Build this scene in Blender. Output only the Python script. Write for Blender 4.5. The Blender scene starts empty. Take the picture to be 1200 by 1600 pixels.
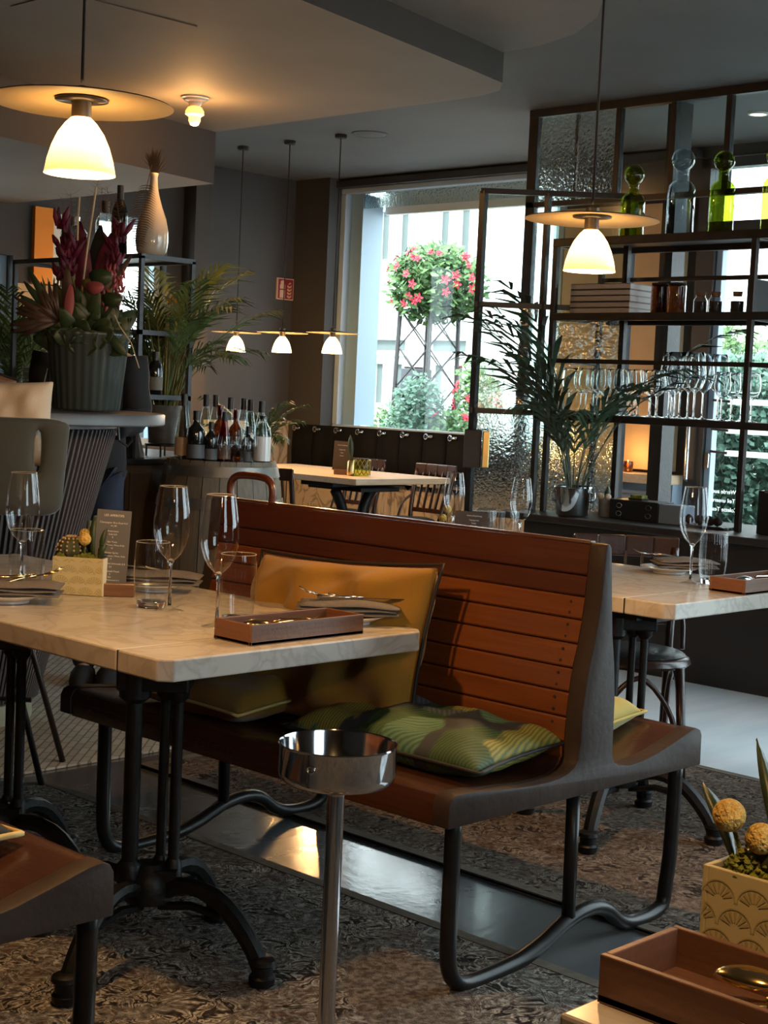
import bpy, math, random
from mathutils import Vector, Matrix
from math import sin, cos, pi, radians, sqrt, atan2
random.seed(7)
S = bpy.context.scene
COL = S.collection
# ------------------------------------------------------------------ camera
def _cam():
    a, p, r = radians(43.9), radians(4.33), radians(2.6)
    fh = Vector((cos(a), sin(a), 0)); rt = Vector((sin(a), -cos(a), 0)); up = Vector((0, 0, 1))
    fw = fh*cos(p) - up*sin(p); u = up*cos(p) + fh*sin(p)
    R = rt*cos(r) + u*sin(r); U = u*cos(r) - rt*sin(r)
    cd = bpy.data.cameras.new('camera'); co = bpy.data.objects.new('camera', cd); COL.objects.link(co)
    m = Matrix((R, U, -fw)).transposed().to_4x4(); m.translation = (0, 0, 1.30)
    co.matrix_world = m
    cd.sensor_width = 36; cd.lens = 2400*36/1600; cd.clip_start = .05; cd.clip_end = 200
    S.camera = co
_cam()
# ------------------------------------------------------------------ world, light, exposure
SKY = 5.9
w = bpy.data.worlds.new('overcast_sky'); S.world = w; w.use_nodes = True
bg = w.node_tree.nodes['Background']; bg.inputs[0].default_value = (.80, .92, 1.0, 1); bg.inputs[1].default_value = SKY
S.view_settings.view_transform = 'Standard'; S.view_settings.look = 'None'
S.view_settings.exposure = 0.30; S.view_settings.gamma = 1; S.view_settings.use_curve_mapping = False
cy = S.cycles
cy.use_denoising = True; cy.max_bounces = 16; cy.diffuse_bounces = 4; cy.glossy_bounces = 4
cy.transmission_bounces = 16; cy.transparent_max_bounces = 32; cy.sample_clamp_indirect = 4
cy.caustics_reflective = False; cy.caustics_refractive = False; cy.blur_glossy = 1.0
su = bpy.data.lights.new('hazy_sun', 'SUN'); su.energy = 6.5; su.angle = radians(12); su.color = (1, .97, .92)      # high behind the building: lights the street and the house opposite
so = bpy.data.objects.new('hazy_sun', su); COL.objects.link(so); so.rotation_euler = (0, radians(-42), 0); so.location = (0, 0, 12)
def portal(loc, rot, sx, sy):                       # sampling aid on real window openings (gives no light of its own)
    l = bpy.data.lights.new('window_portal', 'AREA'); l.shape = 'RECTANGLE'; l.size = sx; l.size_y = sy
    l.cycles.is_portal = True
    o = bpy.data.objects.new('window_portal', l); COL.objects.link(o); o.location = loc; o.rotation_euler = rot
portal((8.5, 6.9, 1.95), (0, pi/2, 0), 1.9, 3.5)
portal((1.6, -1.85, 1.65), (pi/2, 0, 0), 1.4, 1.5)
portal((5.0, .6, 1.5), (0, pi/2, 0), 2.4, 2.8)
portal((6.5, 2.2, 1.4), (pi/2, 0, 0), 3.0, 2.6)
portal((8.5, 4.6, 1.5), (0, pi/2, 0), 2.7, 1.6)
portal((6.6, 9.15, 1.6), (-pi/2, 0, 0), 2.2, 1.9)
# ------------------------------------------------------------------ materials
def _nt(name):
    m = bpy.data.materials.new(name); m.use_nodes = True
    return m, m.node_tree, m.node_tree.nodes['Principled BSDF']
def M(name, c, rough=.5, metal=0, c2=None, sc=(8, 8, 8), lo=.35, hi=.65, detail=4, bump=0, bsc=60, spec=.5, coat=0, distort=0, emit=None, es=0, sheen=0):
    m, t, b = _nt(name); N = t.nodes; L = t.links
    b.inputs['Base Color'].default_value = (*c, 1); b.inputs['Roughness'].default_value = rough
    b.inputs['Metallic'].default_value = metal; b.inputs['Specular IOR Level'].default_value = spec
    b.inputs['Coat Weight'].default_value = coat; b.inputs['Coat Roughness'].default_value = .15
    b.inputs['Sheen Weight'].default_value = sheen
    if emit: b.inputs['Emission Color'].default_value = (*emit, 1); b.inputs['Emission Strength'].default_value = es
    tc = N.new('ShaderNodeTexCoord')
    if c2:
        mp = N.new('ShaderNodeMapping'); mp.inputs['Scale'].default_value = sc
        nz = N.new('ShaderNodeTexNoise'); nz.inputs['Scale'].default_value = 1; nz.inputs['Detail'].default_value = detail
        nz.inputs['Distortion'].default_value = distort
        cr = N.new('ShaderNodeValToRGB'); cr.color_ramp.elements[0].position = lo; cr.color_ramp.elements[1].position = hi
        cr.color_ramp.elements[0].color = (*c, 1); cr.color_ramp.elements[1].color = (*c2, 1)
        L.new(tc.outputs['Object'], mp.inputs[0]); L.new(mp.outputs[0], nz.inputs[0]); L.new(nz.outputs['Fac'], cr.inputs[0])
        L.new(cr.outputs[0], b.inputs['Base Color'])
    if bump:
        n2 = N.new('ShaderNodeTexNoise'); n2.inputs['Scale'].default_value = bsc; n2.inputs['Detail'].default_value = 3
        bm = N.new('ShaderNodeBump'); bm.inputs['Strength'].default_value = bump; bm.inputs['Distance'].default_value = .01
        L.new(tc.outputs['Object'], n2.inputs[0]); L.new(n2.outputs['Fac'], bm.inputs['Height']); L.new(bm.outputs[0], b.inputs['Normal'])
    return m
def Thin(name, tint=(1, 1, 1), blend=.12, rough=.02, gl=(1, 1, 1), bump=0, bsc=(40, 40, 40)):   # thin-walled glass: clear with a fresnel gloss
    m = bpy.data.materials.new(name); m.use_nodes = True; t = m.node_tree; N = t.nodes; L = t.links
    N.remove(N['Principled BSDF']); out = N['Material Output']
    tr = N.new('ShaderNodeBsdfTransparent'); tr.inputs[0].default_value = (*tint, 1)
    g = N.new('ShaderNodeBsdfGlossy'); g.inputs['Roughness'].default_value = rough; g.inputs[0].default_value = (*gl, 1)
    lw = N.new('ShaderNodeLayerWeight'); lw.inputs[0].default_value = .5
    pw_ = N.new('ShaderNodeMath'); pw_.operation = 'POWER'; pw_.inputs[1].default_value = 3.2; L.new(lw.outputs['Facing'], pw_.inputs[0])
    ma = N.new('ShaderNodeMath'); ma.operation = 'MULTIPLY_ADD'; ma.inputs[1].default_value = min(.9, blend*3.6); ma.inputs[2].default_value = blend*.18; L.new(pw_.outputs[0], ma.inputs[0])
    mx = N.new('ShaderNodeMixShader'); L.new(ma.outputs[0], mx.inputs[0]); L.new(tr.outputs[0], mx.inputs[1]); L.new(g.outputs[0], mx.inputs[2])
    L.new(mx.outputs[0], out.inputs[0])
    return m
def Glass(name, c=(1, 1, 1), rough=0, ior=1.45):
    m, t, b = _nt(name)
    b.inputs['Base Color'].default_value = (*c, 1); b.inputs['Roughness'].default_value = rough
    b.inputs['Transmission Weight'].default_value = 1; b.inputs['IOR'].default_value = ior
    return m
def Cathedral(name, tint, sc=34, strength=.6, refr=.75):                             # rippled privacy glass
    m = bpy.data.materials.new(name); m.use_nodes = True; t = m.node_tree; N = t.nodes; L = t.links
    N.remove(N['Principled BSDF']); out = N['Material Output']
    tc = N.new('ShaderNodeTexCoord'); vo = N.new('ShaderNodeTexNoise'); vo.inputs['Scale'].default_value = sc; vo.inputs['Detail'].default_value = 1
    L.new(tc.outputs['Object'], vo.inputs[0])
    bm = N.new('ShaderNodeBump'); bm.inputs['Strength'].default_value = strength; bm.inputs['Distance'].default_value = .02
    L.new(vo.outputs['Fac'], bm.inputs['Height'])
    rf = N.new('ShaderNodeBsdfRefraction'); rf.inputs['IOR'].default_value = 1.12; rf.inputs['Roughness'].default_value = .05; rf.inputs[0].default_value = (*tint, 1)
    tr = N.new('ShaderNodeBsdfTransparent'); tr.inputs[0].default_value = (*tint, 1)
    gl = N.new('ShaderNodeBsdfGlossy'); gl.inputs['Roughness'].default_value = .15
    for n in (rf, gl): L.new(bm.outputs[0], n.inputs['Normal'])
    m1 = N.new('ShaderNodeMixShader'); m1.inputs[0].default_value = refr; L.new(tr.outputs[0], m1.inputs[1]); L.new(rf.outputs[0], m1.inputs[2])
    m2 = N.new('ShaderNodeMixShader'); m2.inputs[0].default_value = .08; L.new(m1.outputs[0], m2.inputs[1]); L.new(gl.outputs[0], m2.inputs[2])
    L.new(m2.outputs[0], out.inputs[0])
    return m
def Wood(name, c, c2, rough=.4, sc=(60, 3, 60), coat=.3, bump=.08):
    return M(name, c, rough, 0, c2, sc, .3, .72, 5, bump, 90, .5, coat, 1.2)
def Marble(name, c, vein, sc=(3, 3, 3), rough=.25, w=.06):
    m, t, b = _nt(name); N = t.nodes; L = t.links
    b.inputs['Roughness'].default_value = rough
    tc = N.new('ShaderNodeTexCoord'); mp = N.new('ShaderNodeMapping'); mp.inputs['Scale'].default_value = sc; mp.inputs['Rotation'].default_value = (.3, .5, .6)
    nz = N.new('ShaderNodeTexNoise'); nz.inputs['Scale'].default_value = 2.2; nz.inputs['Detail'].default_value = 7; nz.inputs['Distortion'].default_value = 1.6
    cr = N.new('ShaderNodeValToRGB'); e = cr.color_ramp.elements
    e[0].position = .5-w; e[0].color = (*c, 1); e[1].position = .5+w; e[1].color = (*c, 1)
    k = e.new(.5); k.color = (*vein, 1)
    n2 = N.new('ShaderNodeTexNoise'); n2.inputs['Scale'].default_value = 1.1; n2.inputs['Detail'].default_value = 5
    mx = N.new('ShaderNodeMix'); mx.data_type = 'RGBA'; mx.blend_type = 'MULTIPLY'; mx.inputs[0].default_value = .5
    c2 = N.new('ShaderNodeValToRGB'); c2.color_ramp.elements[0].position = .35; c2.color_ramp.elements[0].color = (.80, .785, .77, 1); c2.color_ramp.elements[1].position = .6
    L.new(tc.outputs['Object'], mp.inputs[0]); L.new(mp.outputs[0], nz.inputs[0]); L.new(mp.outputs[0], n2.inputs[0])
    L.new(nz.outputs['Fac'], cr.inputs[0]); L.new(n2.outputs['Fac'], c2.inputs[0])
    L.new(cr.outputs[0], mx.inputs[6]); L.new(c2.outputs[0], mx.inputs[7]); L.new(mx.outputs[2], b.inputs['Base Color'])
    return m
def Lamp(name, c, s, c0=None, s0=None, z0=0, z1=1):      # glowing milk glass; c0/s0 at the bottom of the shade
    m, t, b = _nt(name); N = t.nodes; L = t.links
    b.inputs['Base Color'].default_value = (.8, .75, .65, 1); b.inputs['Roughness'].default_value = .2
    b.inputs['Emission Color'].default_value = (*c, 1); b.inputs['Emission Strength'].default_value = s
    if c0:
        tc = N.new('ShaderNodeTexCoord'); sp = N.new('ShaderNodeSeparateXYZ'); mr = N.new('ShaderNodeMapRange')
        mr.inputs[1].default_value = z0; mr.inputs[2].default_value = z1
        cr = N.new('ShaderNodeValToRGB'); cr.color_ramp.elements[0].color = (c0[0]*s0, c0[1]*s0, c0[2]*s0, 1); cr.color_ramp.elements[1].color = (c[0]*s, c[1]*s, c[2]*s, 1)
        L.new(tc.outputs['Object'], sp.inputs[0]); L.new(sp.outputs[2], mr.inputs[0]); L.new(mr.outputs[0], cr.inputs[0])
        L.new(cr.outputs[0], b.inputs['Emission Color']); b.inputs['Emission Strength'].default_value = 1
    return m
def Persian(name, field, dark, light, red, sc=5.5):         # worn arabesque: curling outlines between pale and dark blooms
    m, t, b = _nt(name); N = t.nodes; L = t.links
    b.inputs['Roughness'].default_value = .95; b.inputs['Specular IOR Level'].default_value = .1
    tc = N.new('ShaderNodeTexCoord'); ob = tc.outputs['Object']
    def noise(scale, detail, dist=0):
        n = N.new('ShaderNodeTexNoise'); n.inputs['Scale'].default_value = scale; n.inputs['Detail'].default_value = detail; n.inputs['Distortion'].default_value = dist; L.new(ob, n.inputs[0]); return n.outputs['Fac']
    def math(op, a, c=None, d=None):
        n = N.new('ShaderNodeMath'); n.operation = op
        for k, q in enumerate((a, c, d)):
            if q is None: continue
            if isinstance(q, (int, float)): n.inputs[k].default_value = q
            else: L.new(q, n.inputs[k])
        return n.outputs[0]
    def ramp(src, stops):
        r = N.new('ShaderNodeValToRGB'); e = r.color_ramp.elements
        e[0].position, e[0].color = stops[0][0], (*stops[0][1], 1); e[1].position, e[1].color = stops[-1][0], (*stops[-1][1], 1)
        for p_, c_ in stops[1:-1]:
            k = e.new(p_); k.color = (*c_, 1)
        L.new(src, r.inputs[0]); return r.outputs[0]
    def mix(f, a, c, mode='MIX'):
        x = N.new('ShaderNodeMix'); x.data_type = 'RGBA'; x.blend_type = mode
        if isinstance(f, (int, float)): x.inputs[0].default_value = f
        else: L.new(f, x.inputs[0])
        L.new(a, x.inputs[6]); L.new(c, x.inputs[7]); return x.outputs[2]
    n1 = noise(sc*2.6, 4, .8)
    curl = math('MULTIPLY_ADD', math('SINE', math('MULTIPLY', n1, 40)), .5, .5)
    lf = tuple(q*.62 for q in light)
    base = ramp(curl, [(.06, dark), (.24, field), (.42, lf), (.70, light), (.95, field)])
    bloom = ramp(noise(sc*1.7, 2, .4), [(.46, (0, 0, 0)), (.58, (.62, .62, .62))])
    base2 = ramp(curl, [(.10, light), (.30, dark), (.65, tuple(q*1.7 for q in dark)), (.92, red)])
    c0 = mix(bloom, base, base2)
    plain = ramp(noise(sc*9, 3, .5), [(.40, tuple(q*.8 for q in field)), (.62, tuple(q*1.5 for q in field))])
    c1 = mix(ramp(noise(sc*.34, 1.5, .6), [(.61, (0, 0, 0)), (.63, (1, 1, 1))]), c0, plain)
    wear = ramp(noise(sc*13, 5, .3), [(.36, (.36, .34, .33)), (.58, (1.0, 1.0, 1.0))])
    L.new(mix(.9, c1, wear, 'MULTIPLY'), b.inputs['Base Color'])
    bm = N.new('ShaderNodeBump'); bm.inputs['Strength'].default_value = .5; bm.inputs['Distance'].default_value = .006
    L.new(noise(240, 2), bm.inputs['Height']); L.new(bm.outputs[0], b.inputs['Normal'])
    return m
def Braid(name):
    m, t, b = _nt(name); N = t.nodes; L = t.links
    b.inputs['Roughness'].default_value = .95; b.inputs['Specular IOR Level'].default_value = .1
    tc = N.new('ShaderNodeTexCoord'); mp = N.new('ShaderNodeMapping'); mp.inputs['Rotation'].default_value = (0, 0, radians(-44)); mp.inputs['Scale'].default_value = (1, 1, 1)
    br = N.new('ShaderNodeTexBrick'); br.inputs['Scale'].default_value = 1; br.inputs['Brick Width'].default_value = .095; br.inputs['Row Height'].default_value = .030
    br.inputs['Mortar Size'].default_value = .003; br.offset = .36
    br.inputs['Color1'].default_value = (.56, .54, .47, 1); br.inputs['Color2'].default_value = (.44, .42, .36, 1); br.inputs['Mortar'].default_value = (.22, .21, .18, 1)
    L.new(tc.outputs['Object'], mp.inputs[0]); L.new(mp.outputs[0], br.inputs[0])
    L.new(br.outputs['Color'], b.inputs['Base Color'])
    bm = N.new('ShaderNodeBump'); bm.inputs['Strength'].default_value = .4; bm.inputs['Distance'].default_value = .01; bm.invert = True
    L.new(br.outputs['Fac'], bm.inputs['Height']); L.new(bm.outputs[0], b.inputs['Normal'])
    return m
def LeafPrint(name):                                    # broad pointed leaves laid over each other
    m, t, b = _nt(name); N = t.nodes; L = t.links
    b.inputs['Roughness'].default_value = .7
    tc = N.new('ShaderNodeTexCoord'); ob = tc.outputs['Object']
    col = N.new('ShaderNodeRGB'); col.outputs[0].default_value = (.028, .034, .042, 1); cur = col.outputs[0]
    for k, (ang, off, c_, c2_, wd) in enumerate(((.5, .13, (0.098, 0.126, 0.161), (0.042, 0.056, 0.077), .34), (2.2, .30, (0.049, 0.105, 0.031), (0.020, 0.045, 0.020), .38), (1.1, .02, (0.336, 0.266, 0.042), (0.098, 0.140, 0.042), .33), (2.7, .11, (0.098, 0.210, 0.119), (0.042, 0.098, 0.063), .26))):
        mp = N.new('ShaderNodeMapping'); mp.inputs['Rotation'].default_value = (0, 0, ang); mp.inputs['Location'].default_value = (off, off*1.7, 0); mp.inputs['Scale'].default_value = (2.5, 4.6, 1)
        nz = N.new('ShaderNodeTexNoise'); nz.inputs['Scale'].default_value = 3; vm = N.new('ShaderNodeVectorMath'); vm.operation = 'MULTIPLY_ADD'; vm.inputs[1].default_value = (.35, .35, 0)
        L.new(ob, mp.inputs[0]); L.new(mp.outputs[0], nz.inputs[0]); L.new(nz.outputs['Color'], vm.inputs[0]); L.new(mp.outputs[0], vm.inputs[2])
        vo = N.new('ShaderNodeTexVoronoi'); vo.voronoi_dimensions = '2D'; vo.inputs['Scale'].default_value = 1; vo.inputs['Randomness'].default_value = .8; L.new(vm.outputs[0], vo.inputs[0])
        r = N.new('ShaderNodeValToRGB'); r.color_ramp.elements[0].position = wd; r.color_ramp.elements[0].color = (1, 1, 1, 1); r.color_ramp.elements[1].position = wd+.03; r.color_ramp.elements[1].color = (0, 0, 0, 1)
        L.new(vo.outputs['Distance'], r.inputs[0])
        wv = N.new('ShaderNodeTexWave'); wv.inputs['Scale'].default_value = 9; wv.inputs['Distortion'].default_value = 2; L.new(mp.outputs[0], wv.inputs[0])
        cc = N.new('ShaderNodeMix'); cc.data_type = 'RGBA'; cc.inputs[6].default_value = (*c_, 1); cc.inputs[7].default_value = (*c2_, 1); L.new(wv.outputs['Fac'], cc.inputs[0])
        mx = N.new('ShaderNodeMix'); mx.data_type = 'RGBA'; L.new(r.outputs[0], mx.inputs[0]); L.new(cur, mx.inputs[6]); L.new(cc.outputs[2], mx.inputs[7]); cur = mx.outputs[2]
    L.new(cur, b.inputs['Base Color'])
    return m
MT = {}
def mk():
    m = MT
    m['floor'] = M('polished_grey_floor', (.10, .105, .11), .15, 0, (.13, .135, .14), (1.2, 6, 1), bump=.05, bsc=30, spec=1.0)
    m['floorp'] = M('daylit_floor_tint', (.80, .83, .85), .22, 0, (.72, .76, .79), (2, 9, 1), bump=.05, bsc=30)  # grey floor with the daylight near the entrance put into its colour
    m['wall'] = M('charcoal_plaster', (.037, .036, .036), .75, 0, (.045, .044, .044), (1.5, 1.5, 1.5))
    m['ceil'] = M('grey_ceiling_paint', (.10, .10, .10), .8, 0, (.12, .12, .12), (1.2, 1.2, 1.2), bump=.03, bsc=20)
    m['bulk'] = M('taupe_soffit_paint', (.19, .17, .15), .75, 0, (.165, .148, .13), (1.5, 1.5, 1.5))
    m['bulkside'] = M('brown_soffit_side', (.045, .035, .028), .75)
    m['panel'] = M('dark_brown_panel', (.017, .012, .010), .5, 0, (.024, .017, .013), (2, 2, 12))
    m['tancl'] = M('tan_plaster', (.50, .34, .18), .7, 0, (.42, .28, .15), (3, 3, 3))
    m['greyp'] = M('grey_blue_panel_paint', (.20, .25, .31), .5)
    m['ledge'] = Wood('pale_oak_ledge', (.50, .36, .22), (.62, .46, .30), .5, (3, 40, 40))
    m['frameblue'] = M('blue_grey_window_paint', (.35, .46, .58), .4)
    m['framedark'] = M('dark_window_frame', (.03, .028, .027), .5)
    m['steel'] = M('black_steel', (.010, .008, .0075), .42, 0, (.022, .015, .012), (14, 14, 14), spec=.5, bump=.1)
    m['iron'] = M('black_cast_iron', (.005, .005, .0055), .45, 0, (.009, .009, .009), (20, 20, 20), bump=.15, bsc=80, spec=.3)
    m['tube'] = M('dark_steel_tube', (.014, .013, .0125), .34, .2, (.022, .018, .016), (18, 18, 18), spec=.3)
    m['chrome'] = M('polished_steel', (.52, .52, .53), .1, 1)
    m['brush'] = M('brushed_steel', (.55, .55, .56), .22, 1, (.5, .5, .5), (3, 3, 120))
    m['gold'] = M('brass_cutlery', (.86, .60, .26), .16, 1)
    m['silver'] = M('silver_cutlery', (.85, .82, .78), .16, 1)
    m['brass'] = M('brass', (.62, .47, .20), .3, 1)
    m['marble'] = Marble('cream_marble', (.55, .51, .45), (.45, .41, .36), (2.4, 2.4, 2.4), .22, .06)
    m['marblew'] = Marble('veined_dado_marble', (.52, .43, .32), (.22, .17, .12), (2.5, 2.5, 1.2), .35, .05)
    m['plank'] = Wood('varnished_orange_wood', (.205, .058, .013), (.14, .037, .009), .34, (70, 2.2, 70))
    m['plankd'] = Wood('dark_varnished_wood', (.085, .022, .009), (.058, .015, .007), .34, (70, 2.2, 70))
    m['seatw'] = Wood('worn_brown_seat_wood', (.07, .024, .011), (.045, .016, .009), .27, (60, 2.2, 60))
    m['endp'] = M('worn_dark_brown_paint', (.034, .021, .016), .55, 0, (.05, .034, .027), (6, 6, 3), bump=.12, bsc=50, spec=.18)
    m['walnut'] = Wood('walnut', (.13, .06, .035), (.20, .10, .058), .45, (3, 60, 60))
    m['walnuty'] = Wood('walnut_along', (.13, .05, .025), (.19, .075, .038), .45, (60, 3, 60))
    m['chairw'] = Wood('dark_bentwood', (.04, .014, .008), (.024, .009, .006), .3, (50, 50, 4))
    m['leather'] = M('black_leather', (.012, .012, .013), .32, bump=.15, bsc=160)
    m['oak'] = Wood('brown_cabinet_oak', (.10, .062, .035), (.065, .04, .024), .5, (40, 40, 2))
    m['stave'] = Wood('weathered_barrel_oak', (.20, .16, .11), (.13, .105, .075), .6, (40, 40, 3), 0)
    m['hoop'] = M('galvanised_hoop', (.28, .27, .25), .45, .8, (.2, .19, .17), (10, 10, 10))
    m['must'] = M('mustard_cotton', (.31, .155, .012), .9, 0, (.26, .128, .010), (6, 6, 6), bump=.15, bsc=300, sheen=.2)
    m['pipe'] = M('black_piping', (.012, .011, .012), .7)
    m['olive'] = M('dark_olive_cotton', (.055, .048, .022), .9, bump=.15, bsc=300)
    m['yel'] = M('chartreuse_velvet', (.46, .38, .05), .75, 0, (.36, .29, .035), (8, 8, 8), sheen=.4)
    m['beige'] = M('beige_linen', (.55, .46, .34), .9, bump=.2, bsc=250)
    m['leafp'] = LeafPrint('tropical_leaf_print')
    m['darkcush'] = M('charcoal_cushion', (.02, .022, .02), .85)
    m['ypipe'] = M('yellow_piping', (.62, .47, .17), .7)
    m['napkin'] = M('grey_linen_napkin', (.13, .115, .11), .9, 0, (.16, .145, .135), (10, 10, 10), bump=.3, bsc=300)
    m['china'] = M('white_china', (.72, .70, .67), .15, coat=.5)
    m['card'] = M('slate_grey_card', (.105, .11, .12), .55)
    m['cardb'] = M('brown_card', (.06, .04, .03), .6)
    m['ink'] = M('white_print', (.75, .75, .75), .6)
    m['planter'] = M('cream_planter_paper', (.60, .53, .30), .6)
    m['fan'] = M('olive_fan_print', (.44, .38, .19), .6)
    m['planterside'] = M('planter_pale_edge', (.66, .66, .52), .5)
    m['moss'] = M('moss', (.25, .26, .03), .95, 0, (.12, .15, .02), (60, 60, 60), bump=1, bsc=120)
    m['cactus'] = M('cactus_green', (.075, .085, .04), .75, 0, (.045, .06, .03), (30, 30, 30), bump=.4, bsc=60)
    m['spine'] = M('pale_spines', (.65, .45, .25), .8)
    m['crasp'] = M('billy_button_yellow', (.72, .50, .16), .95, 0, (.60, .38, .08), (150, 150, 150), bump=1, bsc=160)
    m['leafd'] = M('dark_leaf', (.035, .06, .025), .45, 0, (.02, .04, .018), (20, 20, 20))
    m['palm'] = M('palm_leaf', (.12, .17, .045), .5, 0, (.055, .095, .028), (12, 12, 12))
    m['palmd'] = M('dark_palm_leaf', (.03, .06, .025), .5, 0, (.018, .04, .018), (12, 12, 12))
    m['stemy'] = M('yellow_green_cane', (.22, .20, .06), .6)
    m['conif'] = M('blue_green_conifer', (.16, .27, .20), .8, 0, (.09, .17, .12), (30, 30, 30))
    m['bushg'] = M('bright_bush_leaf', (.13, .24, .07), .6, 0, (.07, .15, .05), (20, 20, 20))
    m['redfl'] = M('red_petal', (.75, .05, .09), .6)
    m['burg'] = M('burgundy_petal', (.045, .003, .014), .6, 0, (.11, .005, .035), (20, 20, 20))
    m['pinkf'] = M('dusty_pink_petal', (.30, .07, .085), .6)
    m['orangef'] = M('orange_petal', (.75, .25, .03), .6)
    m['brom'] = M('bronze_bromeliad', (.045, .03, .02), .5, 0, (.07, .035, .028), (30, 30, 30))
    m['feather'] = M('brown_feather', (.10, .06, .035), .9)
    m['cane'] = M('pale_cane', (.42, .33, .2), .7)
    m['potg'] = M('grey_green_glazed_pot', (.055, .072, .07), .28, 0, (.038, .052, .051), (12, 12, 2), coat=.4)
    m['slab'] = M('grey_stone_slab', (.085, .09, .10), .4, 0, (.065, .07, .078), (10, 10, 10))
    m['rib'] = M('grey_ribs', (.085, .08, .086), .5)
    m['ribback'] = M('black_drum', (.004, .004, .0045), .7)
    m['palebase'] = M('pale_green_base', (.38, .42, .30), .4)
    m['velvet'] = M('grey_green_velvet', (.055, .06, .05), .75, 0, (.04, .044, .036), (5, 5, 5), sheen=.25)
    m['conc'] = M('mottled_concrete_pot', (.12, .11, .10), .8, 0, (.2, .19, .17), (18, 18, 18))
    m['soil'] = M('dark_soil', (.02, .014, .01), .95)
    m['curt'] = M('black_velvet_curtain', (.004, .004, .005), .85, 0, (.007, .007, .008), (10, 10, 1), spec=.15)
    m['teal'] = M('teal_seat_cushion', (.03, .06, .065), .8)
    m['red'] = M('sign_red', (.20, .012, .02), .5)
    m['signw'] = M('sign_cream', (.55, .40, .30), .5)
    m['picture'] = M('orange_canvas', (.80, .27, .02), .7, 0, (.62, .2, .02), (2, 2, 9), lo=.5, hi=.8)
    m['white'] = M('white_paint', (.7, .7, .68), .6)
    m['book'] = M('pale_book_cover', (.42, .38, .36), .6)
    m['page'] = M('white_pages', (.75, .74, .72), .8)
    m['bookline'] = M('dark_spine_edge', (.05, .035, .03), .6)
    m['boxb'] = M('black_box', (.012, .012, .013), .4)
    m['cork'] = M('cork', (.17, .10, .06), .85)
    m['spice'] = M('dark_spice', (.02, .012, .01), .9)
    m['enam_top'] = M('dark_enamel_top', (.03, .028, .028), .35, 0, (.06, .05, .045), (8, 8, 8))
    m['enam_in'] = M('worn_cream_enamel', (.78, .62, .36), .5, 0, (.70, .53, .28), (6, 6, 6))
    m['brassdk'] = M('dark_brass_socket', (.11, .085, .055), .5, .5)
    m['shade'] = Lamp('glowing_milk_glass', (1, .53, .17), 9, (1, .60, .17), 1.25, -.122, -.03)
    m['shade2'] = Lamp('glowing_milk_glass_far', (1, .62, .25), 8, (1, .70, .36), 3.4, -.13, -.06)
    m['bulb'] = Lamp('glowing_bulb', (1, .34, .06), 2.3)
    m['spotl'] = Lamp('spot_lens', (1, .8, .6), .9)
    m['downl'] = Lamp('warm_downlight', (1, .72, .4), 3)
    m['skin'] = M('skin', (.45, .26, .18), .5)
    m['hair'] = M('dark_hair', (.02, .013, .01), .6)
    m['blackc'] = M('black_cotton', (.010, .010, .011), .85)
    m['jeans'] = M('blue_denim', (.014, .020, .042), .85, 0, (.02, .028, .056), (30, 30, 10))
    m['facade'] = M('white_render', (.82, .82, .80), .9)
    m['fwin'] = M('facade_window_glass', (.10, .125, .12), .6)
    m['fframe'] = M('facade_window_frame', (.75, .76, .75), .6)
    m['paving'] = M('pale_paving', (.42, .42, .40), .8, 0, (.35, .35, .34), (4, 4, 4))
    m['rust'] = M('dark_trellis', (.05, .045, .045), .6)
    m['dkbox'] = M('anthracite_planter', (.06, .062, .07), .6)
    m['frost'] = bpy.data.materials.new('white_window_film'); m['frost'].use_nodes = True; nt = m['frost'].node_tree; nt.nodes.remove(nt.nodes['Principled BSDF']); tl = nt.nodes.new('ShaderNodeBsdfTranslucent'); tl.inputs[0].default_value = (.9, .9, .88, 1); nt.links.new(tl.outputs[0], nt.nodes['Material Output'].inputs[0])
    m['glass'] = Thin('clear_window_glass', (.93, .97, .97), .08)
    m['paneg'] = Thin('old_pane_glass', (.86, .92, .92), .22, .12)
    m['cath'] = Cathedral('rippled_glass', (.90, .95, .93), 26, .5)
    m['cath2'] = Cathedral('hammered_glass', (.82, .88, .87), 55, .9)
    m['wine'] = Thin('thin_wine_glass', (.975, .985, .985), .30, .01)
    m['tumb'] = Thin('thin_tumbler_glass', (.93, .95, .95), .26, .02)
    m['sglass2'] = Glass('shelf_glass', (.97, .99, .99), 0, 1.22)
    m['sglass'] = Glass('solid_glass', (.96, .98, .98))
    m['bgreen'] = Thin('green_bottle_glass', (.50, .60, .10), .22, .02)
    m['bclear'] = Thin('clear_bottle_glass', (.86, .92, .93), .28, .02)
    m['bgrey'] = Thin('smoke_bottle_glass', (.62, .68, .70), .28, .02)
    m['bpale'] = Thin('pale_spirit_bottle', (.80, .82, .72), .3, .03)
    m['bdark'] = M('dark_wine_bottle', (.008, .009, .008), .08, coat=1)
    m['bbrown'] = Thin('brown_bottle_glass', (.35, .16, .07), .25, .03)
    m['bred'] = Thin('red_liquor_bottle', (.55, .10, .06), .25, .03)
    m['lime'] = Thin('lime_lantern_glass', (.72, .75, .25), .2, .1)
    m['vase'] = M('ivory_glass_vase', (.60, .50, .38), .12, 0, (.5, .42, .33), (2, 2, 3), coat=.6)
    m['rug1'] = Persian('persian_rug_grey_brown', (.17, .142, .115), (.034, .027, .025), (.56, .53, .46), (.10, .05, .042), 5.0)
    m['rug2'] = Persian('persian_rug_brown', (.14, .102, .076), (.036, .026, .021), (.30, .245, .19), (.09, .045, .035), 4.6)
    m['rugedge'] = M('rug_border', (.14, .11, .08), .95, 0, (.10, .08, .06), (40, 40, 40))
    m['jute'] = Braid('braided_jute')
mk()
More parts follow.
